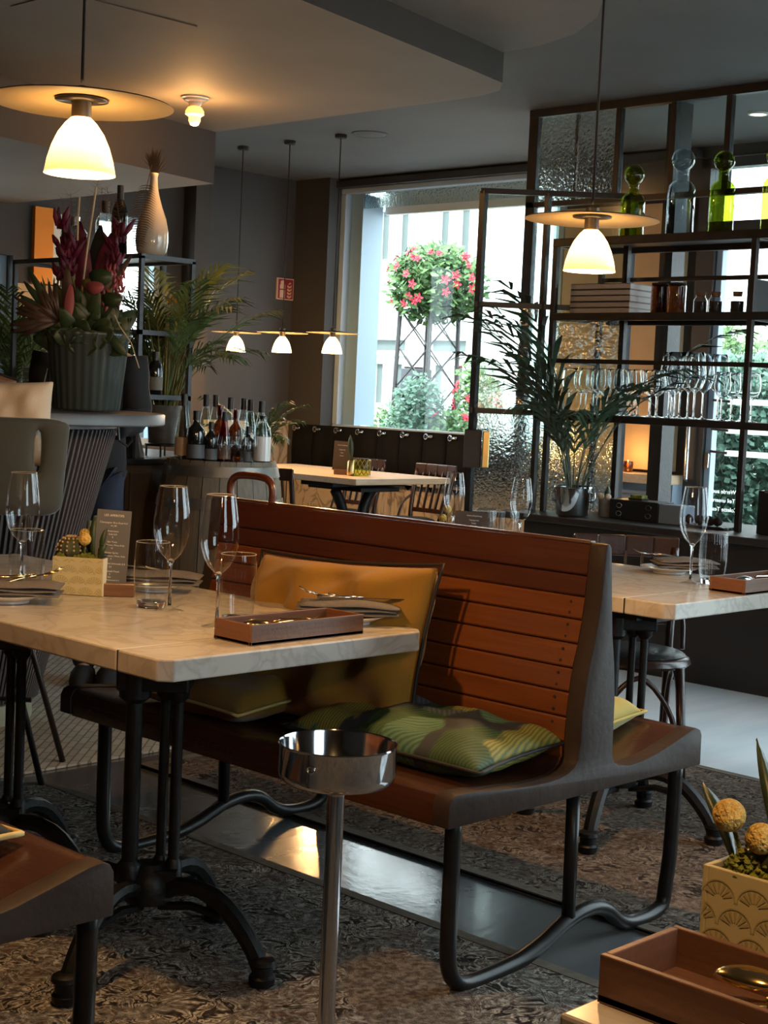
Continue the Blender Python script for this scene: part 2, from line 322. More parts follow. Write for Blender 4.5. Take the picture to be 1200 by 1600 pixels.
# ------------------------------------------------------------------ mesh builder
class G:
    def __init__(s): s.v = []; s.f = []
    def add(s, vs, fs):
        o = len(s.v); s.v += [tuple(p) for p in vs]; s.f += [tuple(i+o for i in f) for f in fs]; return s
    def box(s, x0, x1, y0, y1, z0, z1):
        return s.add([(x0,y0,z0),(x1,y0,z0),(x1,y1,z0),(x0,y1,z0),(x0,y0,z1),(x1,y0,z1),(x1,y1,z1),(x0,y1,z1)],
                     [(0,3,2,1),(4,5,6,7),(0,1,5,4),(1,2,6,5),(2,3,7,6),(3,0,4,7)])
    def obox(s, c, size, rz=0, rx=0, ry=0):
        m = Matrix.Rotation(rz, 3, 'Z') @ Matrix.Rotation(ry, 3, 'Y') @ Matrix.Rotation(rx, 3, 'X'); c = Vector(c); h = Vector(size)/2
        g = G().box(-h.x, h.x, -h.y, h.y, -h.z, h.z)
        return s.add([c + m @ Vector(p) for p in g.v], g.f)
    def beam(s, a, b, wd, ht):                          # square bar from a to b
        a = Vector(a); b = Vector(b); d = (b-a); L = d.length; d.normalize()
        up = Vector((0,0,1)) if abs(d.z) < .9 else Vector((1,0,0))
        x = d.cross(up).normalized()*wd/2; y = x.cross(d).normalized()*ht/2
        vs = [a-x-y, a+x-y, a+x+y, a-x+y, b-x-y, b+x-y, b+x+y, b-x+y]
        return s.add(vs, [(0,3,2,1),(4,5,6,7),(0,1,5,4),(1,2,6,5),(2,3,7,6),(3,0,4,7)])
    def tube(s, pts, r, n=8, closed=False):
        P = [Vector(p) for p in pts]; k = len(P); rr = r if isinstance(r, (list, tuple)) else [r]*k
        ref = None; rings = []
        for i in range(k):
            a = P[i-1] if (i or closed) else P[i]; b = P[(i+1) % k] if (i < k-1 or closed) else P[i]
            d = (b-a).normalized()
            if ref is None:
                ref = Vector((0,0,1)) if abs(d.z) < .9 else Vector((1,0,0))
            x = (ref - d*ref.dot(d)); 
            if x.length < 1e-5: x = d.orthogonal()
            x.normalize(); y = d.cross(x); ref = x
            rings.append([P[i] + (x*cos(2*pi*j/n) + y*sin(2*pi*j/n))*rr[i] for j in range(n)])
        vs = [p for q in rings for p in q]; fs = []
        for i in range(k if closed else k-1):
            i2 = (i+1) % k
            for j in range(n):
                j2 = (j+1) % n; fs.append((i*n+j, i*n+j2, i2*n+j2, i2*n+j))
        if not closed: fs.append(tuple(range(n-1, -1, -1))); fs.append(tuple((k-1)*n+j for j in range(n)))
        return s.add(vs, fs)
    def lathe(s, prof, n=24, c=(0,0,0), flute=0, nf=0, cap=False):
        vs = []; fs = []; k = len(prof)
        for (r, z) in prof:
            for j in range(n):
                a = 2*pi*j/n; q = r*(1 + flute*cos(nf*a)) if nf else r
                vs.append((c[0]+q*cos(a), c[1]+q*sin(a), c[2]+z))
        for i in range(k-1):
            for j in range(n):
                j2 = (j+1) % n; fs.append((i*n+j, i*n+j2, (i+1)*n+j2, (i+1)*n+j))
        if cap: fs.append(tuple(range(n-1, -1, -1))); fs.append(tuple((k-1)*n+j for j in range(n)))
        return s.add(vs, fs)
    def prism(s, poly, a, b, axis='y'):                 # polygon in (x,z) pulled along y, (x,y) along z, or (y,z) along x
        n = len(poly)
        mk_ = {'y': lambda p, t: (p[0], t, p[1]), 'z': lambda p, t: (p[0], p[1], t), 'x': lambda p, t: (t, p[0], p[1])}[axis]
        vs = [mk_(p, a) for p in poly] + [mk_(p, b) for p in poly]
        fs = [tuple(range(n)), tuple(range(2*n-1, n-1, -1))] + [(i, i+n, (i+1) % n+n, (i+1) % n) for i in range(n)]
        return s.add(vs, fs)
    def ball(s, c, r, n=12, sz=1, k=None):
        k = k or n//2; pr = [(max(r*sin(pi*i/k), r*.02), -r*sz*cos(pi*i/k)) for i in range(k+1)]
        return s.lathe(pr, n, c)
    def xf(s, m): s.v = [tuple(m @ Vector(p)) for p in s.v]; return s
    def build(s, name, m, parent=None, smooth=False, bevel=0, loc=None, solid=0, sub=0):
        off = Vector(loc) if loc is not None else Vector((0,0,0))
        if parent is not None:
            q = parent
            while q: off += q.location; q = q.parent
        me = bpy.data.meshes.new(name); me.from_pydata([tuple(Vector(p)-off) for p in s.v], [], s.f); me.update()
        import bmesh
        b = bmesh.new(); b.from_mesh(me); bmesh.ops.recalc_face_normals(b, faces=b.faces)
        if bevel:
            es = [e for e in b.edges if len(e.link_faces) == 2 and e.calc_face_angle(0) > .6]
            bmesh.ops.bevel(b, geom=es, offset=bevel, segments=2, affect='EDGES', profile=.5)
        b.to_mesh(me); b.free()
        if smooth:
            me.shade_smooth()
            if smooth == 'auto':
                me.set_sharp_from_angle(angle=radians(40))
        me.materials.append(MT[m])
        o = bpy.data.objects.new(name, me); COL.objects.link(o)
        if loc is not None: o.location = loc
        if parent is not None: o.parent = parent
        if solid:
            q = o.modifiers.new('solid', 'SOLIDIFY'); q.thickness = solid; q.offset = 0
        if sub:
            q = o.modifiers.new('sub', 'SUBSURF'); q.levels = sub; q.render_levels = sub
        return o
def thing(name, label, cat, loc=(0,0,0), group=None, rz=0):
    o = bpy.data.objects.new(name, None); COL.objects.link(o); o.empty_display_size = .05
    o.location = loc; o.rotation_euler = (0, 0, rz); return tag(o, label, cat, group)
def tag(o, label=None, cat=None, group=None, kind=None):
    if label: o['label'] = label
    if cat: o['category'] = cat
    if group: o['group'] = group
    if kind: o['kind'] = kind
    return o
def struct(g, name, m, **k): return tag(g.build(name, m, **k), kind='structure')
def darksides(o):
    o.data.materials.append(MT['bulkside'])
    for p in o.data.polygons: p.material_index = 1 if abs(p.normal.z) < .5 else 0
def stuff(o): o['kind'] = 'stuff'; return o
def copy(root, loc=None, label=None, rz=None, group=None):
    r = root.copy(); COL.objects.link(r)
    for ch in root.children:
        c = ch.copy(); COL.objects.link(c); c.parent = r
        for g in ch.children:
            d = g.copy(); COL.objects.link(d); d.parent = c
    if loc is not None: r.location = loc
    if rz is not None: r.rotation_euler = (0, 0, rz)
    if label: r['label'] = label
    if group: r['group'] = group
    return r
def dup(o, parent=None, loc=None, rot=None, scale=None):      # another piece sharing the mesh
    c = o.copy(); COL.objects.link(c)
    if parent is not None: c.parent = parent
    if loc is not None: c.location = loc
    if rot is not None: c.rotation_euler = rot
    if scale is not None: c.scale = scale
    return c
def text(s, size, m, parent, loc, rot, name='lettering', align='CENTER', ext=.0004):
    c = bpy.data.curves.new(name, 'FONT'); c.body = s; c.size = size; c.align_x = align; c.extrude = ext
    tmp = bpy.data.objects.new(name, c); me = bpy.data.meshes.new_from_object(tmp); bpy.data.objects.remove(tmp); bpy.data.curves.remove(c)
    me.name = name; me.materials.clear(); me.materials.append(MT[m]); o = bpy.data.objects.new(name, me); COL.objects.link(o)
    if parent is not None: o.parent = parent
    o.location = loc; o.rotation_euler = rot; return o
ORD = 'first second third fourth fifth sixth seventh eighth ninth tenth eleventh twelfth thirteenth fourteenth fifteenth sixteenth'.split()
def arc(p0, p1, p2, n=8):                                # quadratic curve
    p0, p1, p2 = Vector(p0), Vector(p1), Vector(p2)
    return [p0*(1-t)**2 + p1*2*t*(1-t) + p2*t*t for t in [i/n for i in range(n+1)]]
def smoothpts(pts, n=4):                                 # Catmull-Rom
    P = [Vector(p) for p in pts]; out = []
    for i in range(len(P)-1):
        a = P[max(i-1, 0)]; b = P[i]; c = P[i+1]; d = P[min(i+2, len(P)-1)]
        for k in range(n):
            t = k/n
            out.append(.5*((2*b) + (c-a)*t + (2*a-5*b+4*c-d)*t*t + (3*b-a-3*c+d)*t**3))
    return out + [P[-1]]
# ================================================================== THE SETTING
CEIL = 2.94
struct(G().box(-3, 8.35, -1.8, 9.0, -.08, 0), 'floor', 'floor')
struct(G().box(4.83, 6.25, 2.25, 5.6, 0, .004).box(6.25, 8.35, 2.25, 5.4, 0, .004), 'floor_daylight_patch', 'floorp')  # added pale sheet: paints the bright daylight on the floor by the entrance
struct(G().box(-3, 4.95, -1.8, 9.3, CEIL, CEIL+.1).box(4.95, 8.6, 2.2, 9.3, CEIL, CEIL+.1), 'ceiling', 'ceil')
def wall_x(name, x0, x1, y0, y1, holes, m='wall', z1=CEIL):      # wall slab along y; holes = (ya, yb, za, zb) sorted in y
    g = G(); y = y0
    for ya, yb, za, zb in holes:
        if ya > y: g.box(x0, x1, y, ya, 0, z1)
        if za > 0: g.box(x0, x1, ya, yb, 0, za)
        if zb < z1: g.box(x0, x1, ya, yb, zb, z1)
        y = yb
    if y < y1: g.box(x0, x1, y, y1, 0, z1)
    return struct(g, name, m)
def wall_y(name, y0, y1, x0, x1, holes, m='wall', z1=CEIL):
    g = G(); x = x0
    for xa, xb, za, zb in holes:
        if xa > x: g.box(x, xa, y0, y1, 0, z1)
        if za > 0: g.box(xa, xb, y0, y1, 0, za)
        if zb < z1: g.box(xa, xb, y0, y1, zb, z1)
        x = xb
    if x < x1: g.box(x, x1, y0, y1, 0, z1)
    return struct(g, name, m)
wall_x('wall_front', 8.35, 8.62, 2.2, 9.27, [(3.35, 5.40, 0, 2.87), (6.45, 8.60, .62, 2.87)])
wall_y('wall_left', 9.0, 9.27, -3, 8.35, [(4.7, 5.68, 1.0, 2.12), (6.36, 6.96, .86, 2.49)])
wall_x('wall_back', -3.2, -3, -1.8, 9.27, [])
wall_y('wall_right', -2.0, -1.8, -3.2, 5.1, [(.9, 2.3, .9, 2.4)])
wall_x('wall_entrance', 4.95, 5.1, -1.8, 2.2, [(-.6, 1.8, .1, 2.8)])
wall_y('wall_porch', 2.1, 2.25, 4.95, 8.62, [(5.08, 8.1, .05, 2.7)])
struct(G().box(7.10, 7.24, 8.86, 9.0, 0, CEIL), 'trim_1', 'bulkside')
struct(G().box(8.20, 8.35, 8.62, 9.0, 0, CEIL), 'trim_2', 'wall')
struct(G().box(8.27, 8.35, 5.4, 8.66, 2.87, CEIL-.02), 'trim_3', 'framedark')
# dropped ceiling pieces (rounded corner over the dining room)
cor = [(5.66, 5.13), (5.655, 4.93), (5.60, 4.76), (5.475, 4.64), (5.24, 4.588)]
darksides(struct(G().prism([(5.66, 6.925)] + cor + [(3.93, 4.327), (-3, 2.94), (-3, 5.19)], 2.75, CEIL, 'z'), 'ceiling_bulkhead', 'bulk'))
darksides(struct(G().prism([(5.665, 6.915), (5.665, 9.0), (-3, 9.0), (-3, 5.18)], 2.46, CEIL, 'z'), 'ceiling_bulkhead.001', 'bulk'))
struct(G().prism([(5.47, 9.0), (5.47, 4.75), (5.45, 4.42), (5.36, 4.15), (5.18, 3.90), (4.95, 3.70), (4.0, 3.40), (-3, 2.0), (-3, 9.0)], 2.885, CEIL, 'z'), 'ceiling_step', 'bulk')
# ceiling hatch outline
struct(G().box(3.34, 3.97, 4.988, 4.992, 2.747, 2.7505).box(3.34, 3.344, 4.992, 5.36, 2.747, 2.7505), 'trim_4', 'bulkside')
# front window frame and glass
W = tag(G().box(8.33, 8.40, 8.57, 8.63, 1.06, 2.83).box(8.33, 8.40, 6.45, 6.50, 1.06, 2.83).box(8.33, 8.40, 6.45, 8.63, 2.83, 2.87).box(8.33, 8.40, 6.45, 8.63, .62, 1.06)
    .build('window_1', 'frameblue', bevel=.006), kind='structure')
G().box(8.40, 8.62, 8.45, 8.60, 1.06, 2.83).build('jamb', 'frameblue', W)
G().box(8.375, 8.381, 6.5, 8.57, 1.06, 2.83).build('pane', 'glass', W)
G().box(8.64, 8.70, 6.4, 8.45, 2.70, 2.88).build('blind_box', 'facade', W)
for z, nm in ((2.765, 'privacy_band'),): G().box(8.41, 8.416, 6.5, 8.45, 2.72, 2.83).build(nm, 'cath2', W)
# left windows
def win_y(name, x0, x1, z0, z1, y=9.08):
    o = tag(G().box(x0, x0+.05, y, y+.06, z0+.05, z1-.05).box(x1-.05, x1, y, y+.06, z0+.05, z1-.05).box(x0, x1, y, y+.06, z0, z0+.05).box(x0, x1, y, y+.06, z1-.05, z1).build(name, 'frameblue'), kind='structure')
    G().box(x0+.05, x1-.05, y+.02, y+.026, z0+.05, z1-.05).build('pane', 'glass', o); return o
win_y('window_2', 4.7, 5.68, 1.0, 2.12); win_y('window_3', 6.36, 6.96, .86, 2.49)
win_y('window_4', .9, 2.3, .9, 2.4, -1.95)
o = win_y('window_5', 5.08, 8.1, .05, 2.7, 2.14)
for x in (6.1, 7.1): G().box(x-.03, x+.03, 2.14, 2.20, .05, 2.7).build('mullion', 'frameblue', o)
o = tag(G().box(5.0, 5.06, -.6, -.55, .1, 2.8).box(5.0, 5.06, 1.75, 1.8, .1, 2.8).box(5.0, 5.06, -.6, 1.8, .1, .15).box(5.0, 5.06, -.6, 1.8, 2.75, 2.8).box(5.0, 5.06, .57, .63, .1, 2.8).build('window_6', 'frameblue'), kind='structure')
G().box(5.02, 5.026, -.55, 1.75, .15, 2.75).build('pane', 'glass', o)
# low wall with sill under the glass shelf, partition above
struct(G().box(6.25, 6.82, 2.3, 5.0, .0, .70), 'wall_low', 'panel')
struct(G().box(6.12, 6.85, 2.3, 5.03, .70, .735), 'trim_5', 'panel', bevel=.006)
struct(G().box(8.30, 8.35, 5.47, 6.42, .9, 2.6), 'wall_vestibule', 'tancl')
struct(G().box(8.10, 8.35, 5.40, 6.50, .82, .88), 'trim_6', 'ledge', bevel=.005)
vp = struct(G().box(8.22, 8.35, 5.40, 6.50, 0, .82), 'trim_7', 'greyp')
for y0, y1 in ((5.46, 5.90), (5.96, 6.44)):
    G().box(8.205, 8.22, y0, y1, .40, .425).box(8.205, 8.22, y0, y1, .745, .77).box(8.205, 8.22, y0, y0+.02, .425, .745).box(8.205, 8.22, y1-.02, y1, .425, .745).build('moulding', 'greyp', vp)
struct(G().box(7.05, 7.17, 4.72, 4.80, 0, CEIL), 'trim_8', 'steel')
# marble dado
def dado(name, along, fixed, a, b, n, z0, z1):
    o = tag(thing(name, None, None), kind='structure')
    st = (b-a)/n
    for i in range(n):
        p, q = a+i*st+.003, a+(i+1)*st-.003
        g = G().box(p, q, fixed-.02, fixed, z0, z1) if along == 'x' else G().box(fixed-.02, fixed, p, q, z0, z1)
        g.build('marble_panel', 'marblew', o, bevel=.002)
    return o
dado('baseboard_left', 'x', 9.0, 7.24, 8.22, 1, 0, 1.06)
dado('baseboard_front', 'y', 8.20, 6.3, 8.95, 3, 0, .66)
struct(G().box(8.12, 8.34, 6.3, 8.98, .66, .685), 'trim_9', 'marblew')
# street outside
struct(G().box(-30, 30, -30, 40, -.35, -.2), 'ground', 'paving')
fa = struct(G().box(14, 14.4, 2, 26, -.2, 9), 'wall_opposite', 'facade')
def fwin(y0, y1, z0, z1, mull=True):
    f = G().box(13.93, 14, y0, y0+.06, z0, z1-.06).box(13.93, 14, y1-.06, y1, z0, z1-.06).box(13.93, 14, y0, y1, z1-.06, z1).box(13.90, 14, y0-.05, y1+.05, z0-.06, z0)
    if mull: f.box(13.93, 14, (y0+y1)/2-.09, (y0+y1)/2+.09, z0, z1-.06)
    f = f.build('facade_window', 'fframe', fa)
    G().box(13.985, 13.998, y0+.06, y1-.06, z0+.01, z1-.06).build('pane', 'fwin', f)
for yc in (13.45, 12.45, 15.2, 10.7):
    fwin(yc-.30, yc+.30, 3.0, 3.66); fwin(yc-.34, yc+.36, 1.86, 2.06, False); fwin(yc-.30, yc+.30, 1.2, 1.76)
for z in (2.35, 4.3): G().box(13.9, 14, 2, 26, z, z+.07).build('string_course', 'facade', fa)
# door in the front wall, lettered to be read from the street
D = struct(G().box(8.33, 8.42, 5.33, 5.40, 0, 2.86).box(8.33, 8.42, 5.27, 5.33, 0, 2.40).box(8.33, 8.42, 3.35, 3.42, 0, 2.86).box(8.33, 8.42, 3.35, 5.40, 2.80, 2.86).box(8.33, 8.42, 3.42, 5.33, 2.40, 2.47), 'door_1', 'framedark')
G().box(8.36, 8.42, 5.225, 5.268, .02, 2.40).build('stile', 'frameblue', D, bevel=.004)
G().box(8.36, 8.42, 4.25, 4.33, .02, 2.40).build('stile', 'frameblue', D, bevel=.004)
G().box(8.36, 8.42, 3.42, 3.50, .02, 2.40).box(8.36, 8.42, 3.50, 4.25, .02, .12).build('side_frame', 'frameblue', D)
G().box(8.36, 8.42, 4.33, 5.225, .02, .60).build('bottom_rail', 'frameblue', D, bevel=.004)
G().box(8.36, 8.42, 4.33, 5.225, 2.30, 2.40).build('top_rail', 'frameblue', D, bevel=.004)
G().box(8.385, 8.391, 4.33, 5.225, .60, 2.30).build('pane', 'glass', D)
G().box(8.385, 8.391, 3.50, 4.25, .12, 2.30).build('pane', 'glass', D)
G().box(8.385, 8.391, 3.42, 5.33, 2.47, 2.80).build('pane', 'glass', D)
for z in (1.04, 1.18, 1.36):
    G().box(8.345, 8.358, 4.32, 5.12, z-.018, z+.018).build('push_bar', 'frost', D, bevel=.004)
    G().tube([(8.365, 5.22, z+.005), (8.345, 5.22, z+.005), (8.345, 5.10, z)], .008).build('bar_bracket', 'framedark', D)
G().prism([(5.247+.016*cos(a*pi/6), .985+(.035 if sin(a*pi/6) >= 0 else -.035)+.018*sin(a*pi/6)) for a in range(12)], 8.345, 8.36, 'x').build('lock_plate', 'silver', D)
G().tube([(8.32, 5.36, .85), (8.30, 5.36, .86), (8.30, 5.36, 1.25), (8.32, 5.36, 1.26)], .012).build('pull_handle', 'brush', D)
for i, s_ in enumerate(('Werde auch', 'Teil unseres', 'Colette Teams')):
    text(s_, .037, 'frost', D, (8.394, 5.142, .785-.056*i), (pi/2, 0, pi/2), 'lettering')
# ------------------------------------------------------------------ floor coverings
def rug(name, label, m, x0, x1, y0, y1, edge=None, h=.012):
    o = tag(G().box(x0, x1, y0, y1, 0.0005, h).build(name, m, loc=((x0+x1)/2, (y0+y1)/2, 0), bevel=.003), label, 'rug')
    if edge:
        G().box(x1-.035, x1, y0, y1, .0006, h+.0015).box(x0, x0+.035, y0, y1, .0006, h+.0015).box(x0+.035, x1-.035, y1-.04, y1, .0006, h+.0015).build('border', edge, o)
    return o
rug('persian_rug', 'grey and brown persian rug under the marble table in front of the tram bench', 'rug1', .15, 2.79, .3, 4.15, 'rugedge')
rug('persian_rug', 'brown persian rug behind the tram bench, under the right-hand marble table', 'rug2', 3.16, 4.79, -.6, 4.15, 'rugedge')
rug('jute_rug', 'pale braided jute rug around the round ribbed bar', 'jute', .6, 5.1, 4.28, 6.9, None, .009)
# ================================================================== TRAM BENCHES
PROF = [(2.365,.408),(2.365,.456),(2.374,.473),(2.39,.479),(2.441,.477),(2.51,.470),(2.569,.465),(2.64,.460),(2.704,.459),(2.745,.462),(2.773,.469),(2.793,.480),(2.803,.495),(2.81,.534),
        (2.811,.608),(2.825,.695),(2.845,.77),(2.857,.84),(2.862,.913),(2.866,.975),(2.872,.985),(2.882,.985),(2.889,.975),(2.893,.94),(2.911,.776),(2.926,.70),(2.935,.62),(2.937,.52),(2.938,.487),(2.945,.470),(2.962,.460),
        (3.012,.452),(3.07,.456),(3.132,.466),(3.213,.487),(3.27,.503),(3.295,.506),(3.312,.500),(3.320,.486),(3.322,.409)]
def make_bench():
    t = thing('tram_bench', 'old double-sided tram bench of orange varnished planks on bent steel tube legs', 'bench', (2.843, 2.755, 0))
    for y0, y1 in ((2.05, 2.098), (3.412, 3.46)):
        G().prism(PROF, y0, y1).build('end_panel', 'endp', t, bevel=.004, smooth='auto')
    G().prism([(2.372,.405)] + [(x+.004 if x < 2.4 else x, z-.003) for x, z in PROF[1:13]] + [(2.80,.405)], 2.098, 3.412).build('seat', 'seatw', t, smooth='auto')
    G().prism([(2.945,.405)] + [(x, z-.003) for x, z in PROF[28:39]] + [(3.315,.405)], 2.098, 3.412).build('seat', 'seatw', t, smooth='auto')
    cuts = [.982, .907, .858, .805, .750, .695, .640, .583, .525, .478]
    def fx(z):                                            # front face of the back at height z
        P = [(2.803,.478),(2.81,.534),(2.811,.608),(2.825,.695),(2.845,.77),(2.857,.84),(2.862,.913),(2.868,.985)]
        for (xa, za), (xb, zb) in zip(P, P[1:]):
            if za <= z <= zb: return xa+(xb-xa)*(z-za)/(zb-za)
        return P[0][0] if z < .5 else P[-1][0]
    def bx(z): return 2.937+(2.893-2.937)*max(0, (z-.6))/.38
    sc = G()
    for i in range(9):
        z1, z0 = cuts[i]-.0015, cuts[i+1]+.0015
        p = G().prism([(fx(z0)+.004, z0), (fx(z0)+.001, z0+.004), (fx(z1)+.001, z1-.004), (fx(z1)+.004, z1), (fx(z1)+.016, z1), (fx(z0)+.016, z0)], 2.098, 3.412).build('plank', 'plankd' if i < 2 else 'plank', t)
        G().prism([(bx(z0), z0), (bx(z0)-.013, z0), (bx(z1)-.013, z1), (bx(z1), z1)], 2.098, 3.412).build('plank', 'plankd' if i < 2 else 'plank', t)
        if i >= 2:
            for q in (.25, .75):
                z = z0+(z1-z0)*q
                for y in (2.135, 3.375): sc.ball((fx(z)+.001, y, z), .004, 6)
            if i in (2, 4): sc.ball((fx(z0)+.001, 2.75, z0+.02), .004, 6)
    stuff(sc.build('screw_heads', 'endp', t))
    G().prism([(fx(.55)+.016, .46), (bx(.55)-.013, .46), (bx(.98)-.013, .98), (fx(.98)+.016, .98)], 2.1, 3.41).build('core_board', 'plankd', t)
    G().prism([(2.868,.982),(2.87,.988),(2.888,.988),(2.892,.982)], 2.098, 3.412).build('cap_rail', 'plankd', t)
    leg = [(2.463,.42),(2.463,.30),(2.464,.12),(2.472,.065),(2.495,.032),(2.535,.019),(2.60,.0185),(2.67,.022),(2.726,.028),(2.807,.050),(2.877,.078),(2.94,.092),(3.003,.092),(3.05,.075),(3.085,.048),(3.12,.030),(3.157,.021),(3.21,.0185),(3.25,.022),(3.293,.038),(3.322,.085),(3.334,.16),(3.338,.30),(3.338,.42)]
    leg = [(x-.02 if x > 3.3 else x, z) for x, z in leg]
    for y in (2.12, 3.385):
        o = G().tube(smoothpts([(x, y, z) for x, z in leg], 2), .019, 10).build('tube_leg', 'tube', t, smooth=True)
        G().tube([(2.888, y, .41), (2.894, y, .085)], .017, 10).build('middle_strut', 'tube', o, smooth=True)
    return t
bench = make_bench()
G().tube(smoothpts([(2.88, 3.385, .975), (2.88, 3.39, 1.02), (2.88, 3.375, 1.045), (2.88, 3.34, 1.055), (2.88, 3.26, 1.055), (2.88, 3.222, 1.045), (2.88, 3.207, 1.02), (2.88, 3.212, .975)], 3), .011, 8).build('grab_handle', 'plankd', bench, smooth=True)
copy(bench, (2.843-1.80, 2.755, 0), 'second tram bench cut off by the lower left edge, with a dark yellow-piped cushion')
# ================================================================== MARBLE TABLES
def make_table():
    t = thing('marble_table', 'long cream marble table with thick edge on black iron legs, laid for three', 'table', (2.29, 3.3, 0))
    def slab(y0, y1): return [(1.9+.012, y0), (2.68-.012, y0), (2.68, y0+.012), (2.68, y1), (1.9, y1), (1.9, y0+.012)]
    G().prism([(1.925,2.42),(2.655,2.42),(2.68,2.445),(2.68,2.5775),(1.9,2.5775),(1.9,2.445)], .703, .75, 'z').build('end_slab', 'marble', t, bevel=.004)
    G().box(1.9, 2.68, 2.5815, 4.18, .703, .75).build('tabletop', 'marble', t, bevel=.004)
    G().box(1.902, 2.678, 2.5776, 2.5814, .705, .7485).build('joint', 'iron', t)
    G().box(2.03, 2.15, 2.55, 4.05, .672, .703).box(2.00, 2.62, 2.60, 2.68, .672, .703).box(2.00, 2.62, 3.26, 3.34, .672, .703).build('under_frame', 'iron', t)
    for cx, cy_, al in ((2.09, 2.69, 0), (2.09, 3.32, 0)):
        b = G().lathe([(.02,.14),(.055,.15),(.06,.19),(.045,.215),(.03,.235)], 12, (cx, cy_, 0), cap=True)
        b.obox((cx, cy_, .20), (.13, .07, .05), radians(-46))
        b = b.build('foot_hub', 'iron', t, smooth='auto')
        rx, ry = .693, -.72
        for k, (q, f, r) in enumerate(((-.042, -.02, .0185), (.020, .03, .0115), (.052, .005, .0125))):
            x, y = cx+rx*q+ry*-f*0+.72*f, cy_+ry*q+.693*f
            c = G().tube([(x, y, .17), (x, y, .68)], r, 10).lathe([(r*1.1,.60),(r*1.9,.612),(r*2.0,.68),(r*1.2,.684)], 10, (x, y, 0)).lathe([(r*1.1,.245),(r*1.5,.235),(r*1.6,.2)], 10, (x, y, 0))
            c.build('column', 'iron', t, smooth='auto')
        G().obox((cx, cy_, .655), (.16, .10, .05), radians(-46)).build('bracket', 'iron', t, bevel=.005)
        for k in range(4):
            a = radians(-71)+k*pi/2
            d = Vector((cos(a), sin(a), 0)); c0 = Vector((cx, cy_, 0))
            pts = [c0+d*r_+Vector((0,0,z)) for r_, z in ((.02,.165),(.08,.195),(.14,.195),(.20,.17),(.255,.115),(.285,.07),(.295,.045))]
            f = G().tube(smoothpts(pts, 2), [.020]*5+[.022]*4+[.021]*4, 8)
            f.tube([c0+d*.03+Vector((0,0,.14)), c0+d*.11+Vector((0,0,.155)), c0+d*.19+Vector((0,0,.145))], .010, 6)
            f = f.build('foot', 'iron', t, smooth='auto')
            e = c0+d*.298
            G().lathe([(.022,0),(.028,.004),(.03,.02),(.024,.026),(.024,.045),(.032,.05),(.03,.06),(.02,.066)], 12, (e.x, e.y, .0125), cap=True).build('foot_pad', 'iron', f, smooth='auto')
    return t
table = make_table()
copy(table, (2.29+1.765, 3.27, 0), 'cream marble table behind the tram bench with plate, glasses and wooden tray')
copy(table, (1.49, -.07, 0), 'marble table at the lower right corner under cactus planter and wooden tray')
# ================================================================== BENTWOOD AND SLAT CHAIRS
def make_chair(name, label, group=None):                # faces +x, seat centre at origin
    t = thing(name, label, 'chair', (0,0,0), group)
    G().lathe([(.02,.455),(.17,.455),(.185,.445),(.19,.43),(.18,.42),(.02,.42)], 24).xf(Matrix.Diagonal((1.0, 1.08, 1, 1))).build('seat', 'chairw', t, smooth='auto')
    G().lathe([(.01,.478),(.12,.475),(.16,.465),(.172,.456)], 24).xf(Matrix.Diagonal((1.0, 1.08, 1, 1))).build('seat_pad', 'leather', t, smooth=True)
    for s_ in (-1, 1):
        G().tube([(.15, s_*.14, .43), (.185, s_*.165, 0)], [.017, .013], 8).build('leg', 'chairw', t, smooth=True)
        G().tube(smoothpts([(-.22, s_*.165, 0), (-.175, s_*.16, .42), (-.20, s_*.168, .62), (-.245, s_*.175, .80)], 4), .016, 8).build('leg', 'chairw', t, smooth=True)
        G().tube(smoothpts([(.165, s_*.15, .16), (.12, s_*.15, .32), (0, s_*.15, .405), (-.11, s_*.155, .32), (-.17, s_*.16, .16)], 4), .010, 6).build('bentwood_brace', 'chairw', t, smooth=True)
        G().tube(smoothpts([(-.20, s_*.172, .62), (-.13, s_*.195, .56), (-.08, s_*.19, .46)], 4), .009, 6).build('bentwood_brace', 'chairw', t, smooth=True)
    G().tube(smoothpts([(.165, .15, .16), (.17, .10, .30), (.17, 0, .395), (.17, -.10, .30), (.165, -.15, .16)], 4), .010, 6).build('bentwood_brace', 'chairw', t, smooth=True)
    g = G(); P = [(-.245, -.19), (-.262, -.1), (-.268, 0), (-.262, .1), (-.245, .19)]
    for (xa, ya), (xb, yb) in zip(P, P[1:]): g.beam((xa, ya, .80), (xb, yb, .80), .022, .075)
    g.build('top_rail', 'chairw', t, bevel=.006)
    g = G(); P = [(-.185, -.16), (-.195, 0), (-.185, .16)]
    for (xa, ya), (xb, yb) in zip(P, P[1:]): g.beam((xa, ya, .515), (xb, yb, .515), .018, .03)
    g.build('lower_rail', 'chairw', t)
    for k in range(5):
        y = -.11+.055*k; G().beam((-.188-.007*(1-abs(y)/.11), y, .52), (-.258, y*1.1, .78), .008, .020).build('slat', 'chairw', t)
    return t
ch = make_chair('bentwood_chair', 'dark bentwood chair with black leather seat behind the right-hand marble table')
ch.location = (4.405, 3.02, 0); ch.rotation_euler = (0, 0, radians(224))
copy(ch, (7.72, 7.18, 0), 'slat-back wooden chair behind the window table, nearest the glass screen', pi)
copy(ch, (7.72, 7.86, 0), 'slat-back wooden chair behind the window table, by the menu card', pi)
copy(ch, (6.42, 7.05, 0), 'dark wooden chair between wine barrel and window table', radians(20))
